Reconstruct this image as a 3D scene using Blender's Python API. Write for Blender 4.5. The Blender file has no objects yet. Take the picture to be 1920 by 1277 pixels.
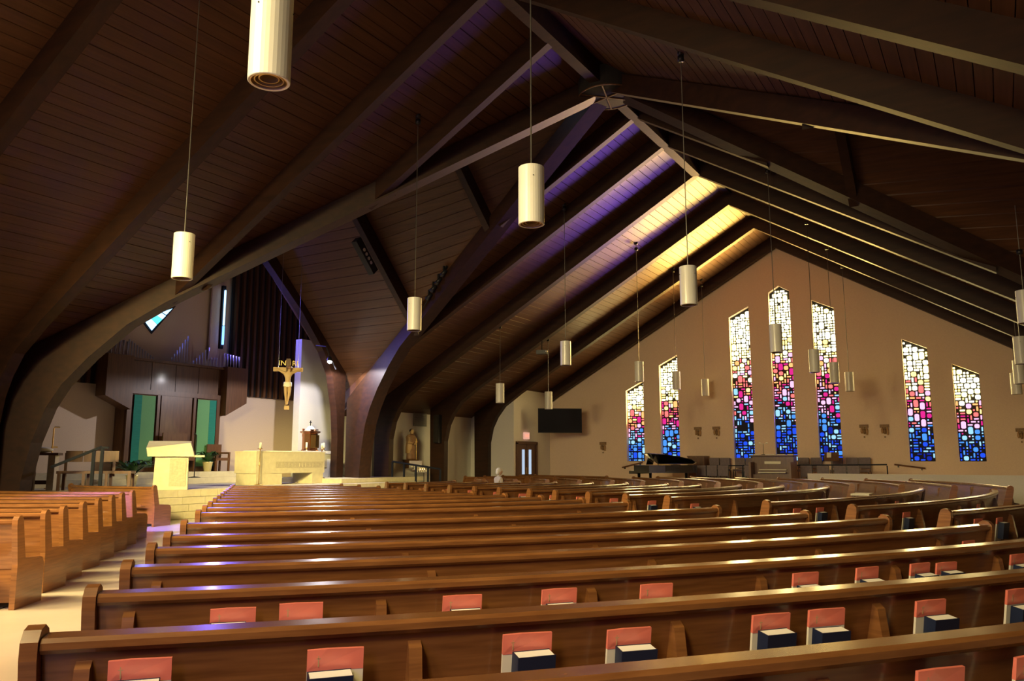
import bpy, math, random
from mathutils import Vector, Matrix
R = math.radians
rnd = random.Random(7)
sc = bpy.context.scene
COL = sc.collection

# ------------------------------------------------------------------ camera, world, exposure
cam_d = bpy.data.cameras.new('camera'); cam = bpy.data.objects.new('camera', cam_d); COL.objects.link(cam)
cam_d.sensor_fit = 'HORIZONTAL'; cam_d.sensor_width = 36.0; cam_d.lens = 36.0 * 1493.0 / 1920.0
cam_d.clip_start = 0.05; cam_d.clip_end = 200
cam.location = (-16.86, -7.51, 1.5)
cam.rotation_euler = (R(90 + 8.589), 0, R(31.41 - 90))
sc.camera = cam
world = bpy.data.worlds.new('world'); sc.world = world; world.use_nodes = True
bg = world.node_tree.nodes['Background']; bg.inputs[0].default_value = (0.6, 0.75, 1, 1); bg.inputs[1].default_value = 0.15
sc.view_settings.view_transform = 'Standard'; sc.view_settings.look = 'None'
sc.view_settings.gamma = 1.0; sc.view_settings.use_curve_mapping = False
sc.view_settings.exposure = 2.0
cy = sc.cycles
SUNBEAM, BLUE_SLIT, BLUE_TRI, CHOIR_DAY = 19.0, 60.0, 8.0, 24.0
REAR_UP, REAR_LO, FRONT_UP, FRONT_LO = 27.0, 2.0, 110.0, 13.0
def window_light(name, loc, aim, w, h, e, col, spread=120):
    l = bpy.data.lights.new(name, 'AREA'); l.shape = 'RECTANGLE'; l.size = w; l.size_y = h; l.energy = e; l.color = col; l.spread = R(spread)
    o = bpy.data.objects.new(name, l); COL.objects.link(o); o.location = loc
    o.rotation_euler = Vector(aim).to_track_quat('-Z', 'Y').to_euler(); return o
# daylight falling in through the windows of the rear gable: sky light slanting down
for yc, zt, wk in ((6.56, 5.0, 1.7), (4.93, 6.0, 1.6), (1.7, 7.8, 1.1), (0, 8.5, .8), (-1.7, 7.8, .75), (-4.93, 6.0, .55), (-6.56, 5.0, .45)):
    zm = 1.5 + (zt - 1.5) * .52
    window_light('daylight_rear_upper_offscreen', (-18.3, yc, (zm + zt) / 2), (1, 0, -.55), .8, zt - zm, wk * REAR_UP * (zt - zm), (1, .80, .36), 92)
    window_light('daylight_rear_lower_offscreen', (-18.3, yc, (zm + 1.5) / 2), (1, 0, -.2), .8, zm - 1.5, REAR_LO * (zm - 1.5), (.42, .30, 1))
for yc, zc in ((-1.7, 6.4), (0, 6.9), (1.7, 6.4)):
    window_light('sunlight_rear_offscreen', (-18.3, yc, zc), (.6 + 18.3, 12.2 - yc, 1.0 - zc), .7, 1.4, SUNBEAM, (1, .82, .30), 26)
window_light('sunlight_aisle_offscreen', (-18.3, 4.93, 4.2), (5.6, -5.2, -4.2), .7, 1.6, 26, (1, .72, .36), 46)
window_light('sunlight_aisle_offscreen', (-18.3, 6.56, 3.4), (7.6, -5.0, -3.4), .7, 1.2, 20, (1, .78, .42), 40)
window_light('bluelight_aisle_offscreen', (-18.3, 1.7, 6.3), (12.3, 6.5, -6.3), .6, .8, 18, (.14, .1, 1), 9)

for yc, zt in ((6.56, 5.0), (4.93, 6.0), (1.7, 7.8), (0, 8.5), (-1.7, 7.8), (-4.93, 6.0), (-6.56, 5.0)):
    window_light('daylight_choir_window', (16.95, yc, zt - (zt - 1.5) * .28), (-1, 0, 0), .8, (zt - 1.5) * .5, CHOIR_DAY * (zt - 1.5) / 6, (1, .74, .26), 170)
# light thrown up into the roof from the bright ground outside the choir gable
for yc, zt in ((1.7, 7.8), (0, 8.5), (-1.7, 7.8)):
    window_light('daylight_choir_upper', (16.95, yc, zt - 1.1), (-1, .2, .52), .8, 2.0, FRONT_UP, (1, .6, .12), 90)
    window_light('daylight_choir_lower', (16.95, yc, 3.2), (-1, .2, .5), .8, 2.6, FRONT_LO, (.32, .14, 1), 50)
cy.use_denoising = True; cy.max_bounces = 7; cy.diffuse_bounces = 2; cy.glossy_bounces = 3
cy.transmission_bounces = 4; cy.transparent_max_bounces = 6; cy.sample_clamp_indirect = 4.0
cy.caustics_reflective = False; cy.caustics_refractive = False
E_FRONT = 0.32     # gable windows behind the choir
E_REAR = 0.06      # gable windows of the opposite wall
GLOW = {'white': 4.0, 'yellow': 3.6, 'gold': 2.6, 'orange': 1.5, 'rose': 1.2, 'magenta': 1.1, 'lilac': 1.25, 'sky': 1.0, 'azure': .85, 'blue': .8, 'deep': .6}

# ------------------------------------------------------------------ mesh helpers
class MB:
    def __init__(s): s.v = []; s.f = []
    def add(s, vs, fs):
        n = len(s.v); s.v += [tuple(p) for p in vs]; s.f += [tuple(i + n for i in q) for q in fs]; return s
    def box(s, c, d, rz=0.0, rx=0.0, ry=0.0):
        m = Matrix.Rotation(rz, 3, 'Z') @ Matrix.Rotation(ry, 3, 'Y') @ Matrix.Rotation(rx, 3, 'X')
        vs = [Vector(c) + m @ Vector((sx * d[0] / 2, sy * d[1] / 2, sz * d[2] / 2)) for sx in (-1, 1) for sy in (-1, 1) for sz in (-1, 1)]
        return s.add(vs, [(0, 1, 3, 2), (4, 6, 7, 5), (0, 4, 5, 1), (2, 3, 7, 6), (0, 2, 6, 4), (1, 5, 7, 3)])
    def hexa(s, a, b):                       # two matching quads, bottom and top
        return s.add(list(a) + list(b), [(3, 2, 1, 0), (4, 5, 6, 7), (0, 1, 5, 4), (1, 2, 6, 5), (2, 3, 7, 6), (3, 0, 4, 7)])
    def prism(s, a, b):                      # two matching polygons
        n = len(a)
        return s.add(list(a) + list(b), [tuple(range(n - 1, -1, -1)), tuple(range(n, 2 * n))] + [(i, (i + 1) % n, n + (i + 1) % n, n + i) for i in range(n)])
    def tube(s, pts, r, n=8, caps=True):
        pts = [Vector(p) for p in pts]; rings = []
        for i, p in enumerate(pts):
            t = (pts[min(i + 1, len(pts) - 1)] - pts[max(i - 1, 0)]).normalized()
            u = t.cross(Vector((0, 0, 1)) if abs(t.z) < .95 else Vector((1, 0, 0))).normalized(); w = t.cross(u)
            rr = r[i] if isinstance(r, (list, tuple)) else r
            rings.append([p + (u * math.cos(2 * math.pi * k / n) + w * math.sin(2 * math.pi * k / n)) * rr for k in range(n)])
        vs = [q for g in rings for q in g]; fs = []
        for i in range(len(rings) - 1):
            for k in range(n): fs.append((i * n + k, i * n + (k + 1) % n, (i + 1) * n + (k + 1) % n, (i + 1) * n + k))
        if caps: fs += [tuple(range(n - 1, -1, -1)), tuple(range((len(rings) - 1) * n, len(rings) * n))]
        return s.add(vs, fs)
    def lathe(s, prof, c=(0, 0, 0), n=16, sx=1.0, sy=1.0, caps=True):
        vs = [(c[0] + r * math.cos(2 * math.pi * k / n) * sx, c[1] + r * math.sin(2 * math.pi * k / n) * sy, c[2] + z) for r, z in prof for k in range(n)]
        fs = [(i * n + k, i * n + (k + 1) % n, (i + 1) * n + (k + 1) % n, (i + 1) * n + k) for i in range(len(prof) - 1) for k in range(n)]
        if caps: fs += [tuple(range(n - 1, -1, -1)), tuple(range((len(prof) - 1) * n, len(prof) * n))]
        return s.add(vs, fs)
    def ball(s, c, d, n=12, m=8):
        return s.lathe([(max(.001, math.sin(math.pi * i / m)) * d[0] / 2, -math.cos(math.pi * i / m) * d[2] / 2) for i in range(m + 1)], c, n, 1, d[1] / d[0])
    def mesh(s, name, mat, smooth=False):
        me = bpy.data.meshes.new(name); me.from_pydata(s.v, [], s.f); me.validate()
        if mat: me.materials.append(mat)
        if smooth: me.polygons.foreach_set('use_smooth', [True] * len(me.polygons))
        me.update(); return me
    def build(s, name, mat, parent=None, smooth=False):
        return link(name, s.mesh(name, mat, smooth), parent)
def link(name, me, parent=None):
    o = bpy.data.objects.new(name, me); COL.objects.link(o)
    if parent is not None:
        o.parent = parent
        if parent.type == 'EMPTY' or True: o.matrix_parent_inverse = Matrix()
    return o
def text(body, size, ext, m, parent, loc, name, center=False):
    cu = bpy.data.curves.new(name, 'FONT'); cu.body = body; cu.size = size; cu.extrude = ext
    if center: cu.align_x = 'CENTER'
    tmp = bpy.data.objects.new(name, cu); COL.objects.link(tmp); bpy.context.view_layer.update()
    me = bpy.data.meshes.new_from_object(tmp.evaluated_get(bpy.context.evaluated_depsgraph_get())); bpy.data.objects.remove(tmp); me.materials.clear(); me.materials.append(m)
    o = link(name, me, parent); o.location = loc; o.rotation_euler = (R(90), 0, 0); return o
def tag(o, label, cat, group=None, kind=None):
    o['label'] = label; o['category'] = cat
    if group: o['group'] = group
    if kind: o['kind'] = kind
    return o
def thing(name, label, cat, loc=(0, 0, 0), rz=0.0, group=None, kind=None):
    o = bpy.data.objects.new(name, None); COL.objects.link(o); o.empty_display_size = .1
    o.location = loc; o.rotation_euler = (0, 0, rz)
    return tag(o, label, cat, group, kind)
def copy_tree(o, parent=None):
    c = o.copy(); COL.objects.link(c); c.parent = parent
    for ch in list(o.children): copy_tree(ch, c)
    return c
ORD = ['first', 'second', 'third', 'fourth', 'fifth', 'sixth', 'seventh', 'eighth', 'ninth', 'tenth', 'eleventh', 'twelfth', 'thirteenth', 'fourteenth', 'fifteenth', 'sixteenth', 'seventeenth', 'eighteenth', 'nineteenth']

# ------------------------------------------------------------------ materials
def mat(name, col, rough=.5, metal=0.0, coat=0.0, var=None, scale=6.0, stretch=(1, 1, 1), bump=0.0, spec=.5, ntype='noise', detail=4.0):
    m = bpy.data.materials.new(name); m.use_nodes = True; nt = m.node_tree; b = nt.nodes['Principled BSDF']
    b.inputs['Base Color'].default_value = (*col, 1); b.inputs['Roughness'].default_value = rough; b.inputs['Metallic'].default_value = metal
    b.inputs['Coat Weight'].default_value = coat; b.inputs['Coat Roughness'].default_value = .12; b.inputs['Specular IOR Level'].default_value = spec
    if var is not None or bump:
        tc = nt.nodes.new('ShaderNodeTexCoord'); mp = nt.nodes.new('ShaderNodeMapping'); mp.inputs['Scale'].default_value = stretch
        no = nt.nodes.new('ShaderNodeTexNoise'); no.inputs['Scale'].default_value = scale; no.inputs['Detail'].default_value = detail
        nt.links.new(tc.outputs['Object'], mp.inputs[0]); nt.links.new(mp.outputs[0], no.inputs['Vector'])
        if var is not None:
            cr = nt.nodes.new('ShaderNodeValToRGB'); cr.color_ramp.elements[0].position = .32; cr.color_ramp.elements[1].position = .68
            cr.color_ramp.elements[0].color = (*var, 1); cr.color_ramp.elements[1].color = (*col, 1)
            nt.links.new(no.outputs['Fac'], cr.inputs[0]); nt.links.new(cr.outputs[0], b.inputs['Base Color'])
        if bump:
            bp = nt.nodes.new('ShaderNodeBump'); bp.inputs['Strength'].default_value = bump; bp.inputs['Distance'].default_value = .02
            nt.links.new(no.outputs['Fac'], bp.inputs['Height']); nt.links.new(bp.outputs[0], b.inputs['Normal'])
    return m
def emis(name, col, s):
    m = bpy.data.materials.new(name); m.use_nodes = True; nt = m.node_tree; nt.nodes.clear()
    e = nt.nodes.new('ShaderNodeEmission'); e.inputs[0].default_value = (*col, 1); e.inputs[1].default_value = s
    o = nt.nodes.new('ShaderNodeOutputMaterial'); nt.links.new(e.outputs[0], o.inputs[0]); return m
M = {}
M['pew'] = mat('pew_oak', (.31, .13, .038), .32, coat=.45, var=(.19, .074, .021), scale=3.0, stretch=(1, 1, 14), detail=6, bump=.03)
M['rail'] = mat('pew_rail_oak', (.28, .118, .035), .26, coat=.6, var=(.19, .074, .021), scale=4.0, stretch=(1, 1, 9), detail=6)
M['ceil'] = mat('ceiling_cedar', (.125, .05, .019), .5, var=(.078, .03, .011), scale=1.6, stretch=(.25, 9, 9), detail=6, bump=.05)
M['ceil_s'] = mat('ceiling_cedar_sanctuary', (.125, .05, .019), .5, var=(.078, .03, .011), scale=1.6, stretch=(9, .25, 9), detail=6, bump=.05)
M['beam'] = mat('beam_timber', (.042, .0155, .007), .55, spec=.3, var=(.024, .0095, .005), scale=3.0, stretch=(3, .6, 3), detail=5)
M['plaster'] = mat('wall_plaster', (.84, .66, .49), .85, var=(.79, .61, .45), scale=30, bump=.06)
M['plaster_w'] = mat('wall_plaster_white', (.82, .79, .74), .8, var=(.78, .75, .70), scale=30, bump=.04)
M['floor'] = mat('floor_marble', (.8, .68, .52), .25, coat=.3, var=(.7, .58, .42), scale=.9, detail=9)
M['carpet'] = mat('pew_carpet', (.055, .045, .038), .95, var=(.04, .033, .028), scale=60)
M['stone'] = mat('limestone', (.74, .66, .45), .7, var=(.66, .58, .39), scale=8, bump=.08, detail=8)
M['stone_d'] = mat('limestone_carved', (.60, .52, .34), .8, var=(.5, .43, .28), scale=18, bump=.3)
M['wood_d'] = mat('organ_case_walnut', (.15, .066, .026), .42, coat=.15, var=(.095, .04, .016), scale=2.5, stretch=(7, 7, .5), detail=6)
M['wood_m'] = mat('chair_wood', (.17, .075, .03), .4, coat=.2, var=(.11, .046, .018), scale=3, stretch=(6, 6, .8))
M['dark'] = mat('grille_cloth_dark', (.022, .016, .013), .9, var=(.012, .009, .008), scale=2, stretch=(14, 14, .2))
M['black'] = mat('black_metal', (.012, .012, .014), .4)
M['lacquer'] = mat('piano_lacquer', (.008, .008, .01), .12, coat=1.0)
M['screen'] = mat('screen_glass', (.012, .014, .02), .25)
M['lamp'] = mat('lamp_enamel', (.86, .84, .74), .35, coat=.2, var=(.83, .80, .69), scale=3)
M['lamp_in'] = mat('lamp_baffle_gold', (.85, .6, .25), .35, metal=.35)
M['steel'] = mat('cord_steel', (.3, .28, .25), .4, metal=.7)
M['brass'] = mat('brass', (.75, .5, .18), .3, metal=1.0)
M['copper'] = mat('tabernacle_bronze', (.62, .31, .15), .25, metal=1.0)
M['gold'] = mat('gold_leaf', (.95, .72, .25), .35, metal=.3)
M['wax'] = mat('candle_wax', (.9, .86, .68), .6)
M['leaf'] = mat('leaf_green', (.04, .12, .035), .45, var=(.015, .045, .015), scale=9)
M['foil'] = mat('gold_foil', (.9, .78, .38), .3, metal=.6)
M['green'] = mat('banner_green', (.17, .42, .17), .85, var=(.14, .36, .15), scale=3, stretch=(20, 1, 20))
M['teal'] = mat('banner_teal', (.02, .27, .19), .85, var=(.015, .2, .15), scale=3, stretch=(1, 1, 26))
M['corpus'] = mat('carved_corpus', (.62, .42, .2), .55, var=(.52, .34, .16), scale=6)
M['statue'] = mat('painted_robe_brown', (.30, .15, .08), .55, var=(.2, .1, .05), scale=7)
M['statue2'] = mat('painted_robe_tan', (.45, .27, .13), .55)
M['skin'] = mat('skin', (.62, .4, .3), .6)
M['hair'] = mat('white_hair', (.8, .77, .72), .85, bump=.3, scale=50)
M['shirt'] = mat('pale_shirt', (.62, .55, .5), .9, var=(.55, .48, .44), scale=6)
M['trouser'] = mat('dark_trousers', (.05, .05, .07), .9)
M['red'] = mat('booklet_red', (.92, .24, .16), .35, coat=.3)
M['cream'] = mat('booklet_cream', (.92, .86, .64), .5)
M['paper'] = mat('page_block', (.92, .9, .78), .8)
M['navy'] = mat('hymnal_navy', (.012, .02, .05), .45)
M['uphol'] = mat('chair_upholstery', (.22, .18, .2), .9, var=(.18, .15, .17), scale=20)
M['lead'] = mat('window_matrix', (.02, .018, .02), .9)
M['pipe'] = mat('organ_pipe_metal', (.72, .7, .74), .35, metal=.35)
M['vent'] = mat('grille_grey', (.3, .29, .26), .6)
M['iron'] = mat('railing_iron', (.012, .015, .025), .65, spec=.2)
M['relief'] = mat('station_wood', (.32, .2, .09), .6, var=(.2, .11, .05), scale=14)
M['door'] = mat('door_walnut', (.11, .042, .018), .38, coat=.3, var=(.07, .027, .012), scale=3, stretch=(8, 8, .6))
M['frost'] = emis('door_daylight_glass', (.62, .78, 1), .2)
M['exit'] = emis('exit_sign_face', (1, .22, .13), .5)
M['exitw'] = emis('exit_sign_case', (1, .5, .36), .2)
M['bulb'] = emis('spot_bulb', (1, .96, .9), 60)
M['flame'] = emis('votive_flame', (1, .55, .2), 2)
PC = {'white': (1, .93, .55), 'yellow': (1, .82, .25), 'gold': (1, .62, .16), 'orange': (1, .36, .12), 'rose': (1, .17, .16), 'magenta': (.62, .02, .22), 'lilac': (.95, .45, .75), 'sky': (.32, .66, 1), 'azure': (.08, .33, 1), 'blue': (.02, .09, .95), 'deep': (.012, .03, .5)}
PF = {k: emis('pane_' + k, PC[k], GLOW[k] * E_FRONT) for k in PC}
PR = {k: emis('pane_rear_' + k, PC[k], GLOW[k] * E_REAR) for k in PC}
M['pane_slit'] = emis('pane_slit', (.12, .3, 1), 1)
M['pane_ice'] = emis('pane_ice', (.32, .6, 1), .75); M['pane_aqua'] = emis('pane_aqua', (.1, .75, .85), .45)

# ------------------------------------------------------------------ the roof's shape
XG, XR = 16.85, -18.2          # gable walls
def tceil(y): return 10.9 - (.56 * y if y >= 0 else -.602 * y)
VAL = {(1, 1): .40, (-1, 1): .56, (1, -1): .50, (-1, -1): .53}     # plan slope of the four valleys, x = m * |y|
def sceil(x, y):               # the ceiling of the two cross arms
    ay = abs(y); g = 1 if y >= 0 else -1; t = min(ay, 9.0); b = tceil(g * t)
    c = .9 + .12 * min(1, max(0, (ay - 5) / 4))
    return min(b + c * (VAL[(1, g)] * t - x), b + c * (x + VAL[(-1, g)] * t))
def sridge(y): return (VAL[(1, 1)] - VAL[(-1, 1)]) / 2 * min(abs(y), 9.0) if y >= 0 else 0.0

# ------------------------------------------------------------------ floor
fl = tag(MB().box(((XG + XR) / 2, 2.2, -.1), (36, 31.5, .2)).build('floor', M['floor']), 'pale veined marble floor of the church aisles', 'floor', kind='structure')
C1, C2 = (0.0, 11.0), (1.8, 10.8)         # centres of the pew arcs
CEN = {'left': C1, 'main': C1, 'mid': C2, 'choir': C2, 'niche': C2}
def P(r, a, z=0, c=C1): return (c[0] + r * math.cos(R(a)), c[1] + r * math.sin(R(a)), z)
def sweep(mb, prof, r, a0, a1, n, c=C1):
    k = len(prof); vs = []
    for i in range(n + 1):
        a = a0 + (a1 - a0) * i / n
        vs += [P(r + dr, a, z, c) for dr, z in prof]
    fs = [(i * k + j, i * k + (j + 1) % k, (i + 1) * k + (j + 1) % k, (i + 1) * k + j) for i in range(n) for j in range(k)]
    fs += [tuple(range(k - 1, -1, -1)), tuple(range(n * k, n * k + k))]
    return mb.add(vs, fs)
A1, A2, A3, A4 = 228.3, 246.5, 293.5, 311.7
asn = lambda d, r: math.degrees(math.asin(min(.95, d / r)))
BLK = {
 'left': ([5.4, 8.42, 9.55, 10.5, 11.6, 12.65, 13.75, 14.6, 15.66], lambda r: (A1 - asn(2.68, r) - min(34, 330 / r), A1 - asn(2.68, r))),
 'main': ([4.7, 5.75, 6.8, 7.8, 8.8, 9.75, 10.8, 11.85, 12.9, 13.95, 14.95, 16.6, 17.9, 18.85, 19.85, 20.8, 21.75, 22.7], lambda r: (A1 - asn(1.0, r), A2)),
 'mid': ([4.3, 5.4, 6.5, 7.65, 8.75, 9.75, 10.85, 11.7, 12.7, 13.7, 14.7, 16.65, 18.0, 19.2, 20.3, 21.3], lambda r: (246.2, 270 + asn(.95, r))),
 'choir': ([4.9, 5.9, 6.9, 7.9, 8.9, 9.8, 10.9, 11.9, 13.0, 14.1, 15.2, 16.3, 17.4, 18.5], lambda r: (270 + asn(2.95, r), min(322, 270 + asn(9.9, r) if r > 10 else 322))),
 'niche': ([6.4, 7.5, 8.6, 9.7, 10.7], lambda r: (322 + asn(1.5, r), 352)),
}
mb = MB()
for bk, (rs, ang) in BLK.items():
    for r in rs:
        a0, a1 = ang(r); sweep(mb, [(-.62, .002), (-.62, .008), (.36, .008), (.36, .002)], r, a0 + 8 / r, a1 - 8 / r, 12, CEN[bk])
tag(mb.build('floor_carpet', M['carpet']), 'dark carpet strips lying under the pew rows', 'carpet', kind='structure')

# ------------------------------------------------------------------ ceiling boards
cl = tag(MB().box((0, 0, 10.93), (.3, .3, .05)).build('ceiling', M['ceil']), 'dark stained timber board ceiling of the crossing roof', 'ceiling', kind='structure')
mbk = MB()
for s in (1, -1):
    nb = 66; y1 = 13.5
    for i in range(nb):
        ya, yb = y1 * i / nb, y1 * (i + 1) / nb - .012
        for sx in (1, -1):
            m = VAL[(sx, s)]; xe = XG + .3 if sx > 0 else -XR + .3
            t = .035 + rnd.uniform(-.004, .004)
            a = [(sx * m * ya, s * ya, tceil(s * ya)), (sx * xe, s * ya, tceil(s * ya)), (sx * xe, s * yb, tceil(s * yb)), (sx * m * yb, s * yb, tceil(s * yb))]
            MB().hexa([Vector(q) - Vector((0, 0, t)) for q in a], a).build('ceiling_board', M['ceil'], cl)
    for sx in (1, -1):
        xe = XG + .3 if sx > 0 else -XR + .3; mm = VAL[(sx, s)]
        a = [(sx * (mm * 0), 0, 10.91), (sx * xe, 0, 10.91), (sx * xe, s * 13.8, tceil(s * 13.8) + .01), (sx * mm * 13.8, s * 13.8, tceil(s * 13.8) + .01)]
        mbk.hexa(a, [Vector(q) + Vector((0, 0, .2)) for q in a])
mbk.build('roof_deck', M['ceil'], cl)
rest = MB()
for s, ymax in ((1, 13.55), (-1, 13.6)):
    xr = sridge(s * 9)
    for sx in (1, -1):
        m = VAL[(sx, s)]; nb = 36; span = 8.3
        for i in range(nb):
            xa, xb = xr + sx * span * i / nb, xr + sx * (span * (i + 1) / nb - .012)
            if sx * xa > 0: y0 = abs(xa) / m + .06
            else: y0 = abs(xb) / abs(xr / 9) if xr else 0.0
            if y0 >= ymax - .2: continue
            ys = sorted(set([y0, max(y0, 5.0), max(y0, 9.0), ymax])); b = MB()
            for ya, yb in zip(ys, ys[1:]):
                if yb - ya < .02: continue
                a = [(xa, s * ya, sceil(xa, s * ya)), (xb, s * ya, sceil(xb, s * ya)), (xb, s * yb, sceil(xb, s * yb)), (xa, s * yb, sceil(xa, s * yb))]
                b.hexa(a, [Vector(q) + Vector((0, 0, .05)) for q in a])
            if s > 0 and sx > 0: b.build('ceiling_board', M['ceil_s'], cl)
            else: rest.add(b.v, b.f)
rest.build('far_ceiling_boards', M['ceil_s'], cl)['kind'] = 'stuff'
mb = MB()
for (sx, g), m in VAL.items():
    for k in range(27):
        y0, y1 = .3 + k * .49, .3 + (k + 1) * .49
        q = [(sx * m * y0, g * y0), (sx * m * y1, g * y1)]
        zs = [(min(tceil(y), sceil(x, y)) - .06, max(tceil(y), sceil(x, y)) + .12) for x, y in q]
        a = [(q[0][0], q[0][1], zs[0][0]), (q[1][0], q[1][1], zs[1][0]), (q[1][0], q[1][1], zs[1][1]), (q[0][0], q[0][1], zs[0][1])]
        mb.prism([Vector(p) for p in a], [Vector(p) + Vector((.03 * sx, 0, 0)) for p in a])
mb.build('valley_fascia', M['ceil'], cl)
mb = MB()
mb.box((-.8, 15.6, 10.6), (17.6, 4.4, .1))
mb.build('organ_chamber_ceiling', M['dark'], cl)
xs = [8.0, 4.0, 0.0, sridge(9), -3.0, -6.0, -9.6]      # gable infill between the sanctuary boards and the organ chamber ceiling
mb = MB()
for xa, xb in zip(xs, xs[1:]):
    q = [(xa, 13.42, sceil(xa, 13.5)), (xb, 13.42, sceil(xb, 13.5)), (xb, 13.42, 10.66), (xa, 13.42, 10.66)]
    mb.prism([Vector(p) for p in q], [Vector(p) + Vector((0, .1, 0)) for p in q])
mb.build('gable_infill', M['ceil'], cl)

# ------------------------------------------------------------------ walls
def winspec():
    out = []
    for yc, hi in ((6.56, 5.08), (4.93, 6.15), (1.7, 8.02), (0, 8.5), (-1.7, 8.02), (-4.93, 6.15), (-6.56, 5.08)):
        out.append((yc, hi))
    return out
SILL, WW = 1.48, .85
def wtop(yc, hi, y):                     # top edge of a window at y
    if yc == 0: return hi + (WW / 2 - abs(y)) * .6
    inner = yc - math.copysign(WW / 2, yc)
    return hi - abs(y - inner) * .5
def gable(xw, name, label, facing):
    # facing -1: room lies at smaller x ; wall thickness .3 outwards
    mb = MB(); x0, x1 = xw, xw - facing * .3
    edges = [-13.6]
    for yc, hi in sorted(winspec()): edges += [yc - WW / 2] + ([0.0] if yc == 0 else []) + [yc + WW / 2]
    edges += [13.6]
    def slab(ya, yb, za, zb, ta, tb):
        a = [(x0, ya, za), (x0, yb, zb), (x0, yb, tb), (x0, ya, ta)]; mb.prism(a, [(x1, q[1], q[2]) for q in a])
    wins = {}
    for yc, hi in winspec(): wins[yc] = hi
    for ya, yb in zip(edges, edges[1:]):
        w = next((yc for yc in wins if abs((ya + yb) / 2 - yc) < WW / 2), None)
        ta, tb = tceil(ya) + .2, tceil(yb) + .2
        cuts = [ya, yb] if not (ya < 0 < yb) else [ya, 0.0, yb]
        if w is None:
            for a, b in zip(cuts, cuts[1:]): slab(a, b, 0, 0, tceil(a) + .1, tceil(b) + .1)
        else:
            slab(ya, yb, 0, 0, SILL, SILL); slab(ya, yb, wtop(w, wins[w], ya), wtop(w, wins[w], yb), tceil(ya) + .1, tceil(yb) + .1)
    return tag(mb.build(name, M['plaster']), label, 'wall', kind='structure')
gable(XG, 'wall_east', 'tan plaster gable wall with seven tall stained glass windows', -1)
gable(XR, 'wall_west', 'tan plaster gable wall opposite the choir with seven windows', 1)
def wallpoly(name, pts, off, m, label):
    mb = MB(); mb.prism([Vector(p) for p in pts], [Vector(p) + Vector(off) for p in pts])
    return tag(mb.build(name, m), label, 'wall', kind='structure')
wallpoly('wall_south', [(XR, -13.3, 0), (XG, -13.3, 0), (XG, -13.3, 3.1), (6.8, -13.3, 3.0), (0, -13.3, sceil(0, -13.3)), (-7, -13.3, 3.0), (XR, -13.3, 3.1)], (0, -.25, 0), M['plaster'], 'tan plaster side wall opposite the sanctuary')
wallpoly('wall_north_east', [(7.9, 13.25, 0), (XG + .2, 13.25, 0), (XG + .2, 13.25, 3.7), (7.9, 13.25, 3.7)], (0, .25, 0), M['plaster_w'], 'cream side wall of the bays with the statue')
wallpoly('wall_north_west', [(XR, 13.25, 0), (-7.6, 13.25, 0), (-7.6, 13.25, 3.7), (XR, 13.25, 3.7)], (0, .25, 0), M['plaster_w'], 'cream side wall in the shadow left of the sanctuary')
wallpoly('wall_sanctuary_back', [(-9.5, 17.3, 0), (7.9, 17.3, 0), (7.9, 17.3, 4.0), (-9.5, 17.3, 4.0)], (0, .25, 0), M['plaster'], 'tan lower wall behind the organ and sanctuary seats')
up = wallpoly('wall_sanctuary_upper', [(-9.5, 17.4, 3.9), (7.9, 17.4, 3.9), (7.9, 17.4, 10.6), (-9.5, 17.4, 10.6)], (0, .25, 0), M['plaster'], 'shadowed gable wall above the organ pipes')
wallpoly('wall_sanctuary_west', [(-9.5, 13.2, 0), (-9.5, 17.4, 0), (-9.5, 17.4, 10.6), (-9.5, 13.2, 10.6)], (-.25, 0, 0), M['plaster'], 'tan side wall left of the sanctuary')
wallpoly('wall_sanctuary_east', [(7.9, 13.2, 0), (7.9, 17.4, 0), (7.9, 17.4, 10.6), (7.9, 13.2, 10.6)], (.25, 0, 0), M['plaster_w'], 'white side wall right of the sanctuary')
wallpoly('wall_tabernacle', [(4.62, 15, .7), (7.95, 15, .7), (7.95, 15, 6.1), (4.62, 15, 6.1)], (0, .32, 0), M['plaster_w'], 'bright white screen wall behind the tabernacle')
wallpoly('wall_vestibule_front', [(13.52, 10.95, 0), (13.72, 10.95, 0), (13.72, 10.95, 2.37), (15.5, 10.95, 2.37), (15.5, 10.95, 0), (XG, 10.95, 0), (XG, 10.95, 4.7), (13.52, 10.95, 4.7)], (0, .12, 0), M['plaster_w'], 'cream vestibule wall holding the double doors')
wallpoly('wall_vestibule_side', [(13.53, 11.07, 0), (13.53, 13.3, 0), (13.53, 13.3, 3.4), (13.53, 11.07, 4.7)], (.12, 0, 0), M['plaster_w'], 'shaded vestibule side wall behind the last timber arch')
# dark timber panelling between valley rib and first arch
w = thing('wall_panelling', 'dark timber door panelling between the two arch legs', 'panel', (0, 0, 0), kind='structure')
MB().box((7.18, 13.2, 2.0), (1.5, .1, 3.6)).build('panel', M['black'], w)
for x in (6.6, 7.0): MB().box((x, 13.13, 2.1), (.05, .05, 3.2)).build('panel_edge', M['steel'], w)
# dark slatted organ chamber fronts on both sides of the sanctuary back wall
def slat_wall(name, x0, x1, z0, z1, y, label):
    t = thing(name, label, 'screen', kind='structure')
    MB().box(((x0 + x1) / 2, y + .1, (z0 + z1) / 2), (x1 - x0, .08, z1 - z0)).build('backing', M['dark'], t)
    n = int((x1 - x0) / .3)
    for i in range(n): MB().box((x0 + (i + .5) * (x1 - x0) / n, y, (z0 + z1) / 2), (.1, .12, z1 - z0)).build('slat', M['wood_d'], t)
slat_wall('wall_organ_chamber', 3.1, 7.6, 3.95, 10.4, 17.15, 'dark slatted organ chamber screen behind the crucifix')
slat_wall('wall_organ_chamber', -6.0, -1.9, 3.95, 7.5, 17.15, 'dark slatted organ chamber screen left of the pipes')

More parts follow.
